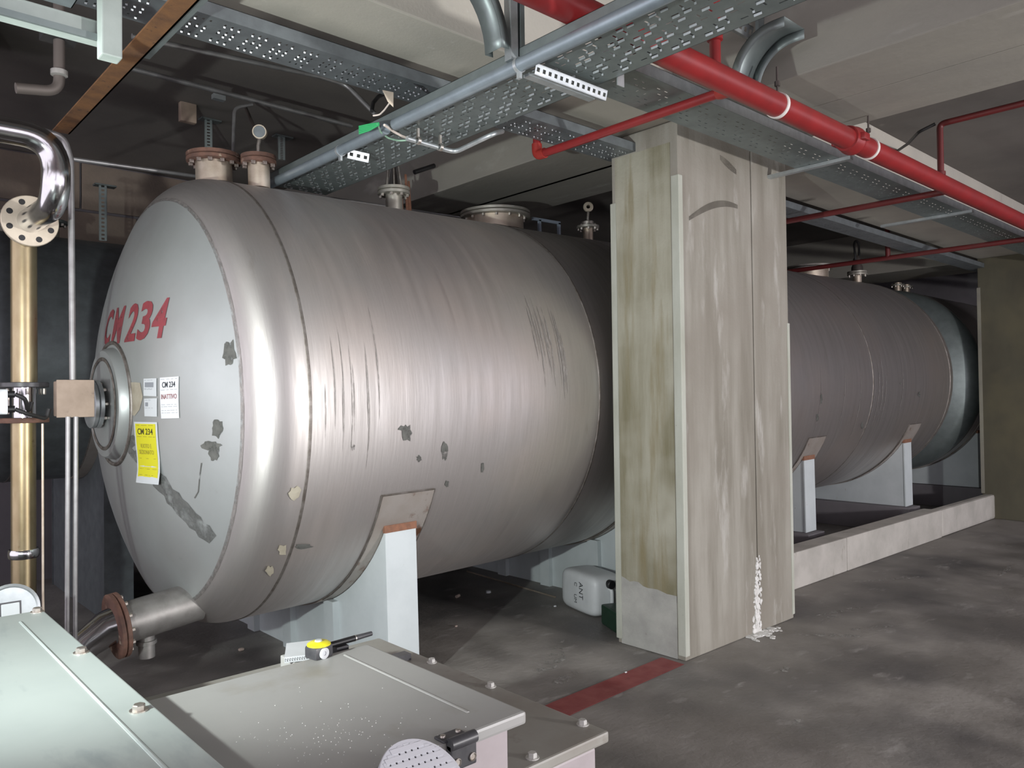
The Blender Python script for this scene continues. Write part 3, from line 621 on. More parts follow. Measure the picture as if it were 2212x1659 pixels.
# blue grey conduit pipes along the left edge of the big tray
CX = BX0-.029; CZT = TZ-.03
def cond(label, y0_, y1_, name='conduit_pipe'):
    r = thing(name, label, 'conduit', (CX, (y0_+y1_)/2, CZT-.026)); MB().tube([(CX, y0_, CZT), (CX, y1_, CZT)], .027, 20).build('pipe', 'conduit', r); return r
yj = P(812, 262, 'z', CZT).y
c1 = cond('thick grey conduit along the near left edge of the big tray', .6, yj-.02)
c2 = cond('thick grey conduit along the far left edge of the big tray', yj+.06, 4.5)
def clampring(r, y):
    MB().lathe((CX, y-.008, CZT), (0, 1, 0), [(0, .0275), (0, .031), (.016, .031), (.016, .0275)], 20, cap=False).build('clamp', 'galv_bright', r)
    MB().box((CX-.006, y-.01, CZT-.055), (CX+.006, y+.01, CZT-.028)).build('clamp_tail', 'galv_bright', r, smooth=False)
clampring(c1, P(1098, 132, 'z', CZT).y); clampring(c2, P(703, 318, 'z', CZT).y)
# wires at the break in the conduit
def wire(label, pts, r, mat, name='wire'):
    pts = fillet(pts, .04, 5) if len(pts) > 2 else pts
    o = MB().tube(pts, r, 8); c = sum((V(p) for p in pts), V((0, 0, 0)))/len(pts)
    return tag(o.build(name, mat, off=c), label, 'wire')
q = lambda x, y, z=TZ-.05: P(x, y, 'z', z)
for k in range(5):
    d = (k-2)*.007
    wire(['green wire, lowest of the bundle at the conduit break', 'green wire, second from the bottom at the conduit break', 'green wire in the middle of the bundle at the conduit break', 'green wire, second from the top at the conduit break', 'green wire, topmost of the bundle at the conduit break'][k], [q(776, 281)+V((0, 0, d*1.2)), q(798, 275)+V((0, 0, d)), q(818, 268)+V((0, 0, d*.3))], .0045, 'green_wire')
wire('pale green wire sagging in a loop below the conduit break', [q(816, 268), q(822, 285), q(838, 298), q(860, 304), q(880, 303)], .0045, 'pale_wire')
wire('cream wire running from the conduit break into the bent thin pipe', [q(830, 270), q(850, 284), q(868, 294), q(881, 299)], .006, 'white_wire')
wire('pale wire hooked over the conduit break to the cream scrap', [q(806, 250, TZ+.012), q(820, 248, TZ+.012), q(830, 238, TZ+.012), q(842, 222, TZ+.012)], .004, 'white_wire')
fg = P(838, 212, 'z', TZ+.02); tag(MB().prism([fg+V((-.03, 0, .03)), fg+V((.03, 0, .035)), fg+V((.035, .01, -.03)), fg+V((.005, .01, -.012))], (.004, .004, 0)).build('card_scrap', 'flange_cream', off=fg, smooth=False), 'cream card scrap poking up behind the conduit', 'scrap')
wire('dark cable arching behind the conduit break', [P(803, 240, 'y', 4.0), P(806, 222, 'y', 4.05), P(818, 208, 'y', 4.1), P(828, 204, 'y', 4.1)], .012, 'black_rubber', 'cable')
# thin bent steel conduit below the big tray
tz = TZ-.07
tp = thing('thin_conduit', 'thin shiny conduit bent under the big tray with two saddle clips', 'conduit', q(960, 320, tz))
MB().tube(fillet([q(879, 299, tz), q(983, 329, tz), q(1068, 288, tz+.01), q(1085, 284, tz+.12)], .05), .0125, 14).build('pipe', 'galv_bright', tp)
for px, py in ((903, 304), (951, 318)):
    c = q(px, py, tz); MB().lathe(c-V((0.008, 0, 0)), (1, 0, 0), [(0, .014), (0, .02), (.016, .02), (.016, .014)], 14, cap=False).build('clip', 'bolt', tp)
    MB().box(c+V((-.006, -.006, .015)), c+V((.006, .006, .062))).build('clip_stud', 'bolt', tp)
# hanger post, curved tray bends
ha = P(1115, 105, 'z', TZ+.06)
hp = thing('hanger_post', 'grey double strut post hanging down to the big tray', 'hanger', (ha.x, ha.y, TZ))
hy = max(ha.y, 2.12)
MB().box((ha.x-.045, ha.y-.02, TZ), (ha.x-.008, ha.y+.02, CZ-.002)).build('strut', 'galv_bright', hp, smooth=False)
MB().box((ha.x+.008, ha.y-.02, TZ), (ha.x+.03, ha.y+.02, CZ-.002)).build('strut', 'galv', hp, smooth=False)
MB().box((ha.x-.01, ha.y+.0, TZ), (ha.x+.01, ha.y+.016, CZ-.002)).build('strut_web', 'galv_dark', hp, smooth=False)
def bend_tray(label, pts, wvec, up_, mat, hgt=.05):
    """tray bend: sheet of given width swept along pts with upright sides"""
    pts = [V(p) for p in pts]; w = V(wvec); c = pts[len(pts)//2]; r = thing('tray_bend', label, 'cable tray', c)
    n = len(pts); t = []
    for i in range(n): t.append((pts[min(i+1, n-1)]-pts[max(0, i-1)]).normalized())
    nr = [w.normalized().cross(x)*up_ for x in t]
    def sweep(a, b, nm):
        m = MB(); L = []
        for i in range(n): L += [pts[i]+a(i), pts[i]+b(i)]
        m.add(L, [(2*i, 2*i+1, 2*i+3, 2*i+2) for i in range(n-1)]); m.build(nm, mat, r, solid=.002)
    sweep(lambda i: -w/2, lambda i: w/2, 'sheet'); sweep(lambda i: -w/2, lambda i: -w/2+nr[i]*hgt, 'side'); sweep(lambda i: w/2, lambda i: w/2+nr[i]*hgt, 'side')
    return r
p0 = P(1066, 100, 'y', 2.32); cxx, czz, rr_ = p0.x-.30, p0.z-.02, .30
bend_tray('curved galvanised tray bend rising left of the hanger post', [(cxx+rr_*math.cos(a), 2.32, czz+rr_*math.sin(a)) for a in [pi/2*i/12 for i in range(13)]] + [(cxx-.12, 2.32, czz+rr_), (cxx-.3, 2.32, czz+rr_)], (0, .10, 0), 1, 'galv', .04)
bp = thing('bend_plate', 'square galvanised joint plate at the upper end of the left tray bend', 'bracket', (cxx-.1, 2.2, czz+rr_))
MB().box((cxx-.16, 2.195, czz+rr_-.09), (cxx-.02, 2.2, czz+rr_+.03)).build('plate', 'galv', bp, smooth=False)
for i in range(2): inst(BOLT, 'bolt', bp, (cxx-.12+.06*i, 2.193, czz+rr_-.03), Z2((0, -1, 0)))
p0 = P(1600, 168, 'x', 3.60)
bend_tray('curved galvanised tray bend above the thick red pipe near the beam', [(3.60, p0.y-.24*(1-math.cos(a)), p0.z-.06+.24*math.sin(a)) for a in [pi/2*i/12 for i in range(13)]] + [(3.60, p0.y-.30, p0.z+.18)], (.2, 0, 0), 1, 'galv', .05)
hb = thing('slotted_bracket', 'slotted bracket sticking out of the beam side above the red pipe', 'bracket', (3.80, 2.0, 3.5))
a = P(1640, 55, 'x', 3.84); b = P(1692, 105, 'x', 3.84)
slotted(hb, 'channel', (3.62, a.y+.05, a.z-.02), (3.855, a.y+.05, a.z-.02), .06, .03, 'galv_bright', 5, (0, -1, -.3))
MB().box((3.80, a.y-.02, a.z-.25), (3.856, a.y+.0, a.z+.12)).build('back_plate', 'galv', hb, smooth=False)
# ------------------------------------------------------------------ red fire pipes
RY, RZ, RR = 2.0, 3.07, .0595
rp = thing('fire_pipe', 'thick red fire pipe hung along the beam with pale ring clamps', 'pipe', (6, RY, RZ))
MB().tube([(-3.9, RY, RZ), (15.9, RY, RZ)], RR, 32).build('main_pipe', 'red_pipe', rp)
xc = [P(*p_, 'y', RY).x for p_ in ((1680, 240), (1877, 340))]
for x in xc + [9.5]:
    MB().lathe((x-.01, RY, RZ), (1, 0, 0), [(0, RR), (0, RR+.006), (.02, RR+.006), (.02, RR)], 32, cap=False).build('ring_clamp', 'clamp_white', rp)
    MB().tube([(x, RY, RZ+RR), (x, RY, SOF if x < 4.9 else CZ)], .006, 8).build('hanger_rod', 'rod', rp)
    MB().lathe((x, RY, RZ+RR+.04), (0, 0, 1), [(0, .014), (.025, .014)], 6).build('rod_nut', 'rod', rp)
xk = P(1840, 325, 'y', RY).x
MB().lathe((xk-.07, RY, RZ), (1, 0, 0), [(0, RR), (0, RR+.012), (.02, RR+.016), (.05, RR+.016), (.07, RR+.022), (.09, RR+.022), (.11, RR+.012), (.11, RR)], 32, cap=False).build('coupling', 'red_pipe', rp)
for sg in (-1, 1): MB().box((xk-.05, RY-.02+sg*(RR+.02), RZ-.02), (xk+.02, RY+.02+sg*(RR+.02), RZ+.02)).build('coupling_lug', 'red_pipe', rp, bevel=.006)
MB().tube([(P(1545, 130, 'y', RY).x, RY, RZ+RR*.6), (P(1545, 130, 'y', RY).x, RY, SOF+.2)], .026, 18).build('riser', 'red_pipe', rp)
MB().lathe((P(1545, 130, 'y', RY).x, RY, RZ+.16), (0, 0, 1), [(0, .026), (.006, .036), (.04, .036), (.046, .026)], 18).build('riser_socket', 'red_pipe', rp)
e1 = P(1160, 336, 'z', RZ); s1 = P(1512, 198, 'z', RZ); bx = e1.x
MB().tube(fillet([(bx, RY+.04, RZ), (bx, e1.y, RZ), (bx, e1.y, RZ+.6)], .035), .024, 20).build('branch_pipe', 'red_pipe', rp)
MB().lathe((bx, RY+RR-.015, RZ), (0, 1, 0), [(0, .036), (.05, .033), (.07, .028), (.07, .024)], 20, cap=False).build('tee_collar', 'red_orange', rp)
MB().tube(fillet([(bx, e1.y-.07, RZ), (bx, e1.y, RZ), (bx, e1.y, RZ+.07)], .04), .031, 18).build('elbow', 'red_orange', rp)
e2 = P(1775, 464, 'z', RZ); bx2 = e2.x
MB().tube([(bx2, RY, RZ), (bx2, 7.8, RZ)], .024, 16).build('branch_pipe', 'red_pipe_dull', rp)
e3 = P(1920, 557, 'z', RZ)
MB().tube([(e3.x, RY, RZ), (e3.x, 7.8, RZ)], .026, 16).build('branch_pipe', 'red_pipe_dull', rp)
MB().tube([(e3.x, P(1918, 560, 'x', e3.x).y, RZ), (e3.x, P(1918, 560, 'x', e3.x).y, RZ+.33)], .026, 14).build('upright_stub', 'red_pipe_dull', rp)
r4 = P(2030, 268, 'z', 3.55); f4 = thing('sprinkler_pipe', 'dark red thin pipe with a drop leg under the right hand ceiling', 'pipe', (r4.x, r4.y, 3.55))
MB().tube(fillet([(r4.x, -5.8, 3.55), (r4.x, r4.y, 3.55), (r4.x, r4.y, RZ+RR+.006)], .04), .022, 16).build('pipe', 'red_pipe_dull', f4)
MB().lathe((r4.x, r4.y, RZ+.10), (0, 0, 1), [(0, .022), (.004, .032), (.03, .032), (.034, .022)], 16).build('socket', 'red_pipe_dull', f4)
wire('black cable looping from the thin red pipe to the beam face', [(r4.x, r4.y+.03, 3.56), P(1985, 285, 'y', 2.2), P(1962, 310, 'y', 2.5), V((P(1940, 325, 'y', 2.77).x, 2.77, P(1940, 325, 'y', 2.77).z))], .012, 'black_rubber', 'cable')
# ------------------------------------------------------------------ conduits and hangers under the dark slab
def pipe(name, label, pts, r, mat, rad=.06, cat='conduit', seg=12):
    p = fillet(pts, rad) if len(pts) > 2 else [V(x) for x in pts]; c = p[len(p)//2]
    return tag(MB().tube(p, r, seg).build(name, mat, off=c), label, cat)
A = lambda x, y, Y: P(x, y, 'y', Y)
yk = 4.25
pipe('thin_conduit', 'thin steel conduit on the dark ceiling bending down to the tray edge', [A(285, 78, yk), A(690, 165, yk), A(748, 183, yk), A(812, 248, 4.05)], .014, 'conduit_thin', .08)
pipe('thin_conduit', 'long thin conduit crossing the dark ceiling above the gauge', [A(245, 138, 5.1), A(760, 272, 5.1)], .016, 'conduit_thin')
pipe('thin_conduit', 'thin conduit dropping from the ceiling onto the rusty flange', [A(545, 226, 5.0), A(506, 232, 5.0), A(503, 350, 4.85)], .011, 'conduit_thin', .1)
pipe('thin_conduit', 'thin pale pipe running left behind the rusty flange', [A(140, 341, 5.0), A(425, 381, 5.0)], .012, 'conduit_thin')
pipe('thin_conduit', 'thin steel rod lying just above the tank back edge', [A(590, 410, 5.3), A(1020, 473, 5.3)], .012, 'conduit_thin')
for (x, y0_, y1_, Y, lb) in ((450, 232, 350, 6.2, 'slotted hanger strut behind the large rusty flange'), (608, 262, 345, 6.2, 'slotted hanger strut behind the gauge'), (222, 398, 520, 6.9, 'dim hanger strut on the brown block wall at left')):
    a = A(x, y0_, Y); b = A(x, y1_, Y); h = thing('hanger_strut', lb, 'hanger', (a.x, Y, b.z))
    slotted(h, 'channel', (a.x, Y, b.z), (a.x, Y, min(CZ-.004, a.z)), .055, .03, 'galv', 14, (-.3, -1, 0)); MB().box((a.x-.06, Y-.02, min(CZ-.002, a.z)-.012), (a.x+.1, Y+.06, min(CZ-.002, a.z))).build('foot_plate', 'galv', h, smooth=False)
pipe('thin_rod', 'dark thin rod slanting down to the gauge on the tank', [A(530, 232, 5.4), A(560, 300, 5.0)], .012, 'rod', cat='rod')
pc = A(405, 240, 6.0); tag(MB().box(pc-V((.06, .03, .09)), pc+V((.06, .03, .09))).build('junction_box', 'box_beige', off=pc, bevel=.01), 'small pale junction box on the dark ceiling left of the hanger', 'box')
pc = A(470, 208, 5.1); tag(MB().box(pc-V((.03, .012, .02)), pc+V((.05, .03, .012))).build('pipe_clip', 'galv_bright', off=pc), 'small bright clip on the long thin ceiling conduit', 'clip')
# hanging rusty strips beside the far reducer
rs = A(905, 420, 5.0)
for i, (dx, h) in enumerate(((-.05, .42), (.02, .5), (.07, .46))):
    c = V((rs.x+dx, 5.15+.03*i, rs.z-.1)); tag(MB().prism([c+V((-.012, 0, -.2)), c+V((.02, 0, -.22)), c+V((-.01, 0, h-.2)), c+V((-.03, 0, h-.2))], (0, .004, 0)).build('rusty_strip', 'rust_edge', off=c, smooth=False),
        ['leftmost rusty metal strip hanging behind the tank reducer', 'middle rusty metal strip hanging behind the tank reducer', 'rightmost rusty metal strip hanging behind the tank reducer'][i], 'strip', 'rusty strips behind the tank')
pipe('black_bar', 'short black bar end poking out behind the tank reducer', [A(895, 372, 5.0), A(938, 358, 5.0)], .018, 'black', cat='bar')
# ------------------------------------------------------------------ upper left: rusty beam, painted bracket, black pipe, tray
rz = 3.02
a, b = P(398, -25, 'z', rz), P(165, 275, 'z', rz)
xr = (a.x+b.x)/2
rb = thing('rusty_beam', 'rusty brown steel angle beam running overhead at upper left', 'beam', (xr, 3.4, rz))
MB().box((xr-.045, 1.6, rz), (xr+.035, 4.6, rz+.008)).build('flange', 'rust_beam', rb, smooth=False)
MB().box((xr+.027, 1.6, rz), (xr+.035, 4.6, rz+.08)).build('web', 'rust_beam', rb, smooth=False)
MB().box((xr+.04, 1.6, rz+.01), (xr+.065, 3.4, rz+.06)).build('grey_rail', 'galv', rb, smooth=False)
pb_ = P(237, 128, 'y', 1.85); ps = thing('strut_frame', 'pale painted strut post and cross arm at the upper left corner', 'bracket', pb_)
MB().box((pb_.x-.021, 1.83, pb_.z), (pb_.x+.021, 1.87, CZ-.002)).build('post', 'strut_paint', ps, smooth=False, bevel=.003)
ar = P(225, 80, 'y', 1.9)
MB().box((pb_.x-.75, 1.875, ar.z-.022), (pb_.x+.015, 1.915, ar.z+.022)).build('cross_arm', 'strut_paint', ps, smooth=False, bevel=.003)
MB().box((pb_.x-.75, 1.865, ar.z-.026), (pb_.x+.0, 1.873, ar.z-.012)).build('arm_lip', 'galv', ps, smooth=False)
tray('cable_tray', 'greenish perforated tray resting on the painted strut at upper left', 'y', .9, 1.87, pb_.x-.32, pb_.x-.07, ar.z+.03, .05, 'galv_dark', du=.05, dv=.04, sl=.014, sw=.01, pat=1)
pv = P(128, 75, 'y', 2.9)
vp = thing('black_pipe', 'dark elbowed pipe hanging below the painted strut at upper left', 'pipe', pv)
lo_ = A(128, 198, 2.9); le = A(34, 190, 2.9)
MB().tube(fillet([V((lo_.x, 2.9, CZ-.3)), V((lo_.x, 2.9, lo_.z)), V((le.x, 2.9, le.z))], .05), .017, 14).build('pipe', 'rod', vp)
MB().lathe((lo_.x, 2.9, lo_.z+.05), (0, 0, 1), [(0, .017), (.004, .026), (.02, .026), (.024, .017)], 14).build('socket', 'steel_dull', vp)
MB().box((lo_.x-.05, 2.86, pv.z-.02), (lo_.x+.05, 2.94, pv.z+.015)).build('clamp_block', 'black', vp, smooth=False)
# ------------------------------------------------------------------ left: shiny bent pipe, upright pipes, valve, junction box
cp = thing('bent_pipe', 'shiny chrome pipe with two bends ending in a cream bolted flange', 'pipe', (.85, 4.0, 2.4))
pv_ = A(121, 400, 4.0); fc = P(66, 477, 'y', 4.44); zt_ = A(15, 282, 4.0).z
MB().tube(fillet([(-1.6, 4.0, zt_), (pv_.x, 4.0, zt_), (pv_.x, 4.0, fc.z+.0), (fc.x, 4.445, fc.z)], .155, 10), .059, 28).build('pipe', 'chrome', cp)
MB().lathe((fc.x, 4.44, fc.z), (0, 1, 0), [(0, .03), (0, .123), (.003, .126), (.022, .126), (.024, .123)], 40).build('flange', 'flange_cream', cp)
for k in range(8):
    a = pi/8+k*pi/4; MB().lathe((fc.x+.096*math.cos(a), 4.4392, fc.z+.096*math.sin(a)), (0, 1, 0), [(-.0005, .0145), (.004, .0145)], 14).build('bolt_hole', 'black', cp)
gp = A(52, 700, 4.53); gx = gp.x
vp = thing('upright_pipe', 'golden brown upright steel pipe with a black wafer valve at far left', 'pipe', (gx, 4.53, 0))
MB().tube([(gx, 4.53, A(52, 828, 4.53).z), (gx, 4.53, fc.z+.02)], .058, 28).build('upper_pipe', 'gold_pipe', vp)
MB().tube([(gx-.004, 4.53, .0), (gx-.004, 4.53, A(52, 905, 4.53).z)], .055, 28).build('lower_pipe', 'gold_pipe', vp)
MB().tube([(gx, 4.47, fc.z), (gx, 4.62, fc.z)], .064, 24).build('tee_neck', 'steel_dull', vp)
for py in (832, 908):
    z = A(52, py, 4.53).z; MB().lathe((gx, 4.53, z-.012), (0, 0, 1), [(0, .105), (.003, .108), (.022, .108), (.025, .105)], 32).build('flange', 'hinge' if py < 850 else 'rusty_flange', vp)
MB().tube([(gx, 4.53, A(52, 905, 4.53).z), (gx, 4.53, A(52, 835, 4.53).z)], .052, 24).build('valve_sleeve', 'chrome', vp)
za, zb = A(52, 900, 4.53).z, A(52, 838, 4.53).z
MB().box((gx-.09, 4.43, za+.015), (gx-.08, 4.46, zb-.015)).build('valve_bracket', 'bolt', vp, smooth=False)
MB().lathe((gx-.004, 4.53, A(50, 1205, 4.53).z), (0, 0, 1), [(0, .063), (.01, .068), (.035, .068), (.045, .063)], 28).build('pipe_union', 'chrome', vp)
bolts(vp, (gx, 4.53, zb-.004), (0, 0, -1), .092, 6, BOLT_S)
sw_ = A(4, 868, 4.3); sb = thing('position_switch', 'grey switch box with two black cables beside the black valve', 'switch', sw_)
MB().box(sw_+V((-.05, -.03, -.06)), sw_+V((.02, .03, .06))).build('body', 'galv_bright', sb, bevel=.006)
for dz, e_ in ((.035, (62, 890)), (-.035, (100, 905))):
    st = sw_+V((.02, -.01, dz)); MB().tube([st, st+V((.03, -.005, 0))], .016, 12).build('cable_gland', 'black', sb)
    MB().tube(fillet([st+V((.03, -.005, 0)), st+V((.07, -.01, -.02)), A(e_[0], e_[1], 4.36), A(e_[0]+6, e_[1]-22, 4.36)], .04), .010, 10).build('cable', 'black_rubber', sb)
pipe('thin_pipe', 'thin polished pipe bending down beside the shiny elbow to the beige box', [A(95, 283, 4.38), A(138, 296, 4.38), A(153, 345, 4.38), A(157, 822, 4.38)], .0155, 'conduit_thin', .09, 'pipe')
for (x0_, y0_, x1_, y1_, lb) in ((147, 900, 145, 1345, 'left one of the two thin rods below the beige box'), (164, 900, 162, 1360, 'right one of the two thin rods below the beige box')):
    pipe('thin_pipe', lb, [A(x0_, y0_, 4.05), A(x1_, y1_, 4.05), V((A(x1_, y1_, 4.05).x, 4.05, 0.0))], .011, 'conduit_thin', cat='pipe')
pipe('thin_pipe', 'copper coloured thin line beside the golden upright pipe', [A(92, 915, 4.4), A(93, 1280, 4.4), V((A(93, 1280, 4.4).x+.01, 4.4, 0.0))], .006, 'nozzle', cat='pipe')
jb = A(161, 861, 4.36); jx = thing('junction_box', 'beige square junction box in front of the tank centre fitting', 'box', jb)
MB().box(jb+V((-.08, -.04, -.088)), jb+V((.065, .07, .088))).build('body', 'box_beige', jx, bevel=.008)
MB().box(jb+V((-.09, -.052, -.093)), jb+V((.078, -.04, .093))).build('cover', 'box_beige', jx, bevel=.004)
# round lamp-like meter behind the pale cabinet
mc = A(22, 1318, 3.45); mt = thing('round_meter', 'round grey meter with a square window behind the pale cabinet top', 'meter', mc-V((0, 0, .3)))
MB().tube([(mc.x, 3.52, 0.0), (mc.x, 3.52, mc.z)], .03, 14).build('post', 'steel_dull', mt)
MB().lathe(mc, (-.1, -1, .15), [(-.05, .088), (.0, .097), (.012, .097), (.016, .088), (.012, .083), (.012, 0)], 36).build('casing', 'galv_bright', mt)
f_ = V((-.1, -1, .15)).normalized(); MB().obox(mc+f_*.017, V((.03, 0, 0)), V((0, .004, .026)), f_*.004).build('window', 'paper_grey', mt, smooth=False, bevel=.004)
MB().obox(mc+f_*.014, V((.035, 0, 0)), V((0, .004, .031)), f_*.003).build('window_frame', 'hinge', mt, smooth=False)
# ------------------------------------------------------------------ foreground cabinets
LZ = .90; lx, ly = .592, 3.03
cl = thing('cabinet', 'pale green painted steel cabinet top at the lower left corner', 'cabinet', (-.2, 1.4, 0))
MB().box((-1.1, .15, .002), (lx-.03, ly-.03, LZ-.03)).build('body', 'cab_light', cl, smooth=False, bevel=.006)
MB().box((-1.12, .12, LZ-.03), (lx, ly, LZ)).build('lid', 'cab_light', cl, smooth=False, bevel=.004)
MB().tube([(lx-.085, .4, LZ-.003), (lx-.085, ly-.12, LZ-.003)], .006, 8).build('pressed_rib', 'cab_light', cl)
for px, py in ((80, 1322), (175, 1410), (300, 1535)):
    q_ = P(px, py, 'z', LZ); inst(BOLT_C, 'bolt', cl, (q_.x, q_.y, LZ))
BZ, GZ = .70, .85
bx0, by0, by1 = 1.595, 1.388, 2.52
cg = thing('machine_cover', 'grey steel machine housing with a bolted rim in the foreground', 'cabinet', (1.0, 1.7, 0))
MB().box((.62, by0+.004, .002), (bx0-.05, by1-.05, BZ-.03)).build('housing', 'cab_side', cg, smooth=False, bevel=.006)
MB().box((.60, by0, BZ-.03), (bx0, by1, BZ)).build('rim_plate', 'cab_base', cg, smooth=False, bevel=.006)
for px, py in ((953, 1425), (1075, 1478), (1270, 1560), (1150, 1637)):
    q_ = P(px, py, 'z', BZ); inst(BOLT, 'bolt', cg, (min(q_.x, bx0-.02), max(q_.y, by0+.02), BZ))
hb_ = P(845, 1400, 'z', BZ+.01); MB().box((1.47, 2.23, BZ), (1.54, 2.27, BZ+.022)).build('catch_plate', 'hinge', cg, smooth=False)
gx1, gy0, gy1 = 1.272, 1.365, 2.075
lid = thing('hinged_lid', 'flat grey lid box with a black hinge on the foreground housing', 'lid', (.9, 1.7, BZ))
MB().box((.63, gy0+.025, BZ+.001), (gx1-.04, gy1-.03, GZ-.025)).build('box_body', 'cab_side', lid, smooth=False)
MB().box((.605, gy0, GZ-.03), (gx1, gy1, GZ)).build('lid_plate', 'cab_grey', lid, smooth=False, bevel=.007)
MB().tube([(gx1-.105, gy0+.09, GZ-.002), (gx1-.105, gy1-.045, GZ-.002)], .005, 8).build('pressed_rib', 'cab_grey', lid)
hq = P(985, 1590, 'z', GZ); hq.y = gy0
hg = MB().lathe((hq.x-.035, gy0-.014, GZ-.002), (1, 0, 0), [(0, .014), (.07, .014)], 16).build('hinge', 'hinge', lid)
MB().box((hq.x-.035, gy0-.02, GZ-.06), (hq.x+.035, gy0-.001, GZ-.004)).build('hinge_leaf', 'hinge', hg, smooth=False, bevel=.003)
MB().box((hq.x-.045, gy0-.006, GZ), (hq.x+.02, gy0+.03, GZ+.006)).build('hinge_leaf', 'hinge', hg, smooth=False, bevel=.002)
for dx in (-.02, .022):
    MB().lathe((hq.x+dx, gy0-.02, GZ-.042), (0, -1, 0), [(0, .0095), (.004, .0095), (.005, .008), (.002, .006), (.002, 0)], 18).build('screw', 'bolt', hg)
    MB().lathe((hq.x+dx-.012, gy0+.014, GZ+.006), (0, 0, 1), [(0, .007), (.004, .006), (.005, 0)], 14).build('screw', 'bolt', hg)
# dust specks on the lid
m = MB()
for i in range(150):
    q_ = P(random.gauss(730, 110), random.gauss(1590, 40), 'z', GZ)
    if .62 < q_.x < gx1-.01 and gy0+.01 < q_.y < gy1-.02:
        r_ = random.uniform(.0007, .0016); m.lathe(q_+V((0, 0, .0004)), (0, 0, 1), [(0, r_), (r_*.6, r_*.6), (r_, 0)], 5)
dust = m.build('dust_specks', 'dust', lid, smooth=False); dust['kind'] = 'stuff'
# round grated plastic cap leaning in front of the lid
vc = P(918, 1692, 'y', 1.25); va = V((.10, -.62, .78)).normalized()
vn = thing('vent_cap', 'round grey plastic vent cap with square grid at the bottom edge', 'vent', vc)
q0 = Z2(va); e1_, e2_ = q0 @ V((1, 0, 0)), q0 @ V((0, 1, 0)); vr = .097
MB().lathe(vc, va, [(-.02, vr*.97), (-.002, vr), (.0, vr*.985), (.001, vr*.8)], 48, cap=False).build('rim', 'cap_plastic', vn)
MB().tube([(vc.x, vc.y, 0), (vc.x, vc.y, vc.z-.03)], .045, 24).build('stand_pipe', 'cap_plastic', vn)
MB().lathe(vc-va*.004, va, [(0, vr*.96), (.001, vr*.96)], 40).build('backing', 'hinge', vn)
ux = (V((1, 0, 0))-va*va.x).normalized(); uy = va.cross(ux)
for k in range(-5, 6):
    o_ = k*.0155; L_ = math.sqrt(max(0, (vr*.9)**2-o_*o_))
    MB().obox(vc+ux*o_+va*.0, uy*L_, ux*.0055, va*.0012).build('grid_bar', 'cap_plastic', vn, smooth=False)
    MB().obox(vc+uy*o_+va*.0006, ux*L_, uy*.0055, va*.0012).build('grid_bar', 'cap_plastic', vn, smooth=False)
NBZ = .785
# notebook, tape measure and pen on the rim behind the lid
nb_ = P(655, 1404, 'z', NBZ+.062); sp = thing('support_block', 'small grey block under the white notebook behind the lid', 'block', (nb_.x, nb_.y, BZ))
MB().box((nb_.x-.045, nb_.y-.03, BZ+.0005), (nb_.x+.06, nb_.y+.06, NBZ+.043)).build('block', 'cab_grey', sp, smooth=False, bevel=.004)
nbk = thing('notebook', 'white spiral notebook lying behind the grey lid', 'notebook', (nb_.x, nb_.y, NBZ+.044))
MB().prism([(nb_.x-.07, nb_.y-.02, NBZ+.044), (nb_.x+.03, nb_.y-.06, NBZ+.044), (nb_.x+.09, nb_.y+.05, NBZ+.044), (nb_.x-.01, nb_.y+.09, NBZ+.044)], (0, 0, .010)).build('pages', 'paper', nbk, smooth=False)
MB().prism([(nb_.x-.07, nb_.y-.02, NBZ+.0545), (nb_.x+.03, nb_.y-.06, NBZ+.0545), (nb_.x+.09, nb_.y+.05, NBZ+.058), (nb_.x-.01, nb_.y+.09, NBZ+.058)], (0, 0, .006)).build('cover', 'paper', nbk, smooth=False)
for k in range(16):
    t_ = k/15; c_ = V((nb_.x-.068+.096*t_, nb_.y-.021-.038*t_, NBZ+.0525)); MB().lathe(c_-V((.0006, 0, 0)), (1, -.4, 0), [(0, .0045), (.0012, .0045)], 10, cap=False).build('spiral_ring', 'ink', nbk)
tm = P(694, 1420, 'z', NBZ+.065); tz_ = NBZ+.064
tp_ = thing('tape_measure', 'black and yellow tape measure on the notebook', 'tape measure', (tm.x, tm.y, tz_))
d1 = V((.93, .2, 0)).normalized(); d2 = V((-d1.y, d1.x, 0))
MB().obox(V((tm.x, tm.y, tz_+.0185))+d2*.01, d1*.032, d2*.026, V((0, 0, .018))).build('case', 'hinge', tp_, bevel=.007)
MB().lathe(V((tm.x, tm.y, tz_+.036))+d2*.01, (0, 0, 1), [(0, .034), (.004, .034), (.009, .026), (.010, 0)], 30).build('yellow_face', 'yellow', tp_)
MB().lathe(V((tm.x, tm.y, tz_+.046))+d2*.012, (0, 0, 1), [(0, .011), (.004, .009), (.004, 0)], 20).build('button', 'paper_grey', tp_)
MB().lathe(V((tm.x, tm.y, tz_+.017))-d2*.0165-d1*.004, -d2, [(0, .016), (.004, .016), (.005, .013), (.005, .006), (.001, .006), (.001, 0)], 24).build('white_disc', 'paper', tp_)
pn = P(770, 1393, 'z', NBZ+.03); pe_ = P(806, 1386, 'z', NBZ+.02)
ag = thing('marker_pen', 'black marker pen lying beside the tape measure', 'pen', (pn.x, pn.y, BZ))
pa = V((tm.x+.05, max(tm.y+.02, 2.105), NBZ+.078)); pb2 = pa + V((.155, .012, 0))
MB().tube([pa, pa.lerp(pb2, .6)], .009, 14).build('barrel', 'black', ag); MB().tube([pa.lerp(pb2, .6), pb2], [.0085, .007], 14).build('cap', 'hinge', ag)
MB().lathe(pa.lerp(pb2, .6), pb2-pa, [(-.002, .0095), (.002, .0095)], 14, cap=False).build('ring', 'bolt', ag)
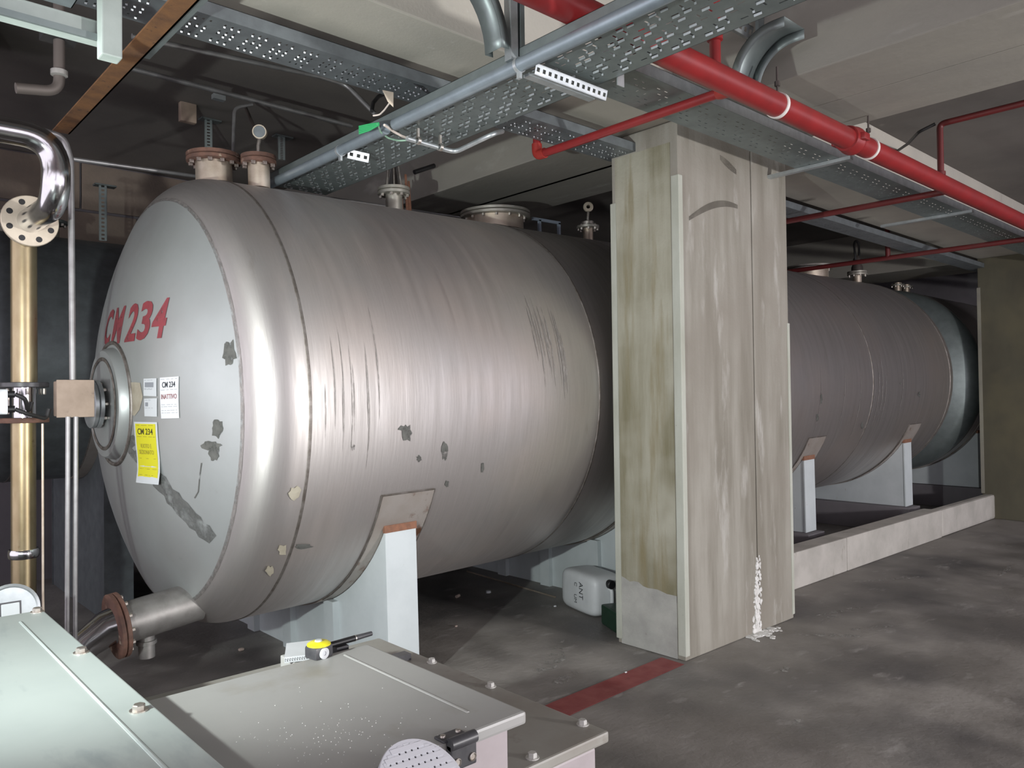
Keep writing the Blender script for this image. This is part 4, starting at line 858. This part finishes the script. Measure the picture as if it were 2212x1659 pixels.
MB().box((pa.x+.02, pa.y-.012, BZ+.0005), (pa.x+.06, pa.y+.03, NBZ+.0688)).build('clip_rest', 'hinge', ag, smooth=False)
# ------------------------------------------------------------------ jerrycans and litter on the floor
def superbox(c, hx, hy, hz, e=4., n=24, m=16):
    vs = []; sg = lambda v, p_: math.copysign(abs(v)**p_, v)
    for i in range(1, m):
        ph = -pi/2+pi*i/m
        for k in range(n):
            th = 2*pi*k/n; vs.append((c[0]+hx*sg(math.cos(ph), 2/e)*sg(math.cos(th), 2/e), c[1]+hy*sg(math.cos(ph), 2/e)*sg(math.sin(th), 2/e), c[2]+hz*sg(math.sin(ph), 2/e)))
    vs += [(c[0], c[1], c[2]-hz), (c[0], c[1], c[2]+hz)]; fs = []
    for i in range(m-2):
        for k in range(n): fs.append((i*n+k, i*n+(k+1) % n, (i+1)*n+(k+1) % n, (i+1)*n+k))
    b = len(vs)-2
    for k in range(n): fs += [((k+1) % n, k, b), ((m-2)*n+k, (m-2)*n+(k+1) % n, b+1)]
    return MB().add(vs, fs)
jl, jr = P(1203, 1290, 'z', 0), P(1318, 1338, 'z', 0)
jc = thing('jerrycan', 'white plastic jerrycan lying on the floor with hand written letters', 'jerrycan', (4.42, 4.02, 0))
jm = superbox((0, 0, 0), .14, .24, .15, 5.5)
ja = math.radians(-14); rot = Matrix.Rotation(ja, 3, 'Z'); jcen = V((4.34, 3.93, .151))
def jw(p_): return rot @ V(p_) + jcen
jm.v = [jw(p_) for p_ in jm.v]; jm.build('body', 'white_can', jc)
MB().tube(fillet([jw((0, -.225, -.07)), jw((0, -.265, -.06)), jw((0, -.265, .05)), jw((0, -.225, .06))], .03), .014, 12).build('handle', 'white_can', jc)
MB().lathe(jw((0, -.23, .09)), rot @ V((0, -1, 0)), [(0, .032), (.035, .032), (.04, .028), (.04, 0)], 24).build('screw_cap', 'black', jc)
for k, (s_, oy, oz, wd_, ht_) in enumerate((('ANT', -.075, .025, .125, .05), ('C', -.005, .06, .028, .036), ('UM', -.0, -.045, .06, .036))):
    vs, fs = textmesh(s_, -.005); b_ = MB()
    b_.add([jw((-.1412-.0006, oy+(v_-.5)*-ht_, oz-(u_-.5)*wd_ if k else oz-.0-(u_-.5)*wd_)) for u_, v_ in vs], fs); b_.build('hand_lettering', 'ink', jc, smooth=False)
gj = thing('jerrycan', 'dark green jerrycan half hidden between the white jerrycan and the pillar', 'jerrycan', (4.30, 3.55, 0))
gc = P(1322, 1318, 'z', .09); g0 = V((4.15, 3.47, .07))
gm = MB(); r2_ = Matrix.Rotation(math.radians(-25), 3, 'Z')
prof = [(-.15, -.068), (.10, -.068), (.17, -.02), (.17, .03), (.11, .072), (-.15, .072)]
gm.prism([r2_ @ V((-.10, -a_, c_)) + g0 + V((.0, 0, 0)) for a_, c_ in prof], r2_ @ V((.2, 0, 0))); gm.build('body', 'green_can', gj, smooth=False, bevel=.018)
MB().box(r2_ @ V((-.02, -.02, .07)) + g0, r2_ @ V((-.02, -.02, .07)) + g0 + V((.06, .03, .03))).build('handle', 'green_can', gj, bevel=.01)
ln = [P(1009, 1234, 'z', .004), P(1200, 1290, 'z', .004)]
tag(MB().tube(ln, .007, 8).build('floor_rod', 'nozzle', off=ln[0]), 'thin pale rod on the floor running under the tank to the white jerrycan', 'rod')
for i, (x, y, s_, mt_, lb, nm) in enumerate(((990, 1288, .02, 'cork', 'small cork coloured stub on the floor under the tank', 'stub'), (1055, 1277, .022, 'paper_grey', 'small round pale bottle cap on the floor under the tank', 'bottle_cap'), (1199, 1309, .012, 'paper', 'tiny white scrap at the corner of the white jerrycan', 'scrap'),
                                           (985, 1352, .012, 'cork', 'little pebble crumb nearest the saddle leg shadow', 'crumb'), (1352, 1452, .008, 'paper', 'tiny white crumb left of the red floor stripe', 'crumb'), (521, 1402, .02, 'cork', 'pale crumb on the dark floor left of the notebook', 'crumb'))):
    c_ = P(x, y, 'z', s_*.6)
    if nm == 'stub': o_ = MB().lathe(c_-V((.02, 0, 0)), (1, .3, .05), [(0, .012), (.04, .012)], 12)
    elif nm == 'bottle_cap': o_ = MB().lathe((c_.x, c_.y, .001), (0, 0, 1), [(0, s_), (.014, s_*.95), (.017, s_*.8), (.017, 0)], 18)
    else: o_ = superbox((c_.x, c_.y, s_*.5), s_, s_*.7, s_*.5, 2.6, 8, 6)
    tag(o_.build(nm, mt_, off=V((c_.x, c_.y, 0))), lb, 'debris')
for (n_, m_) in ((P(790, 1060, 'z', 0), 0),): pass
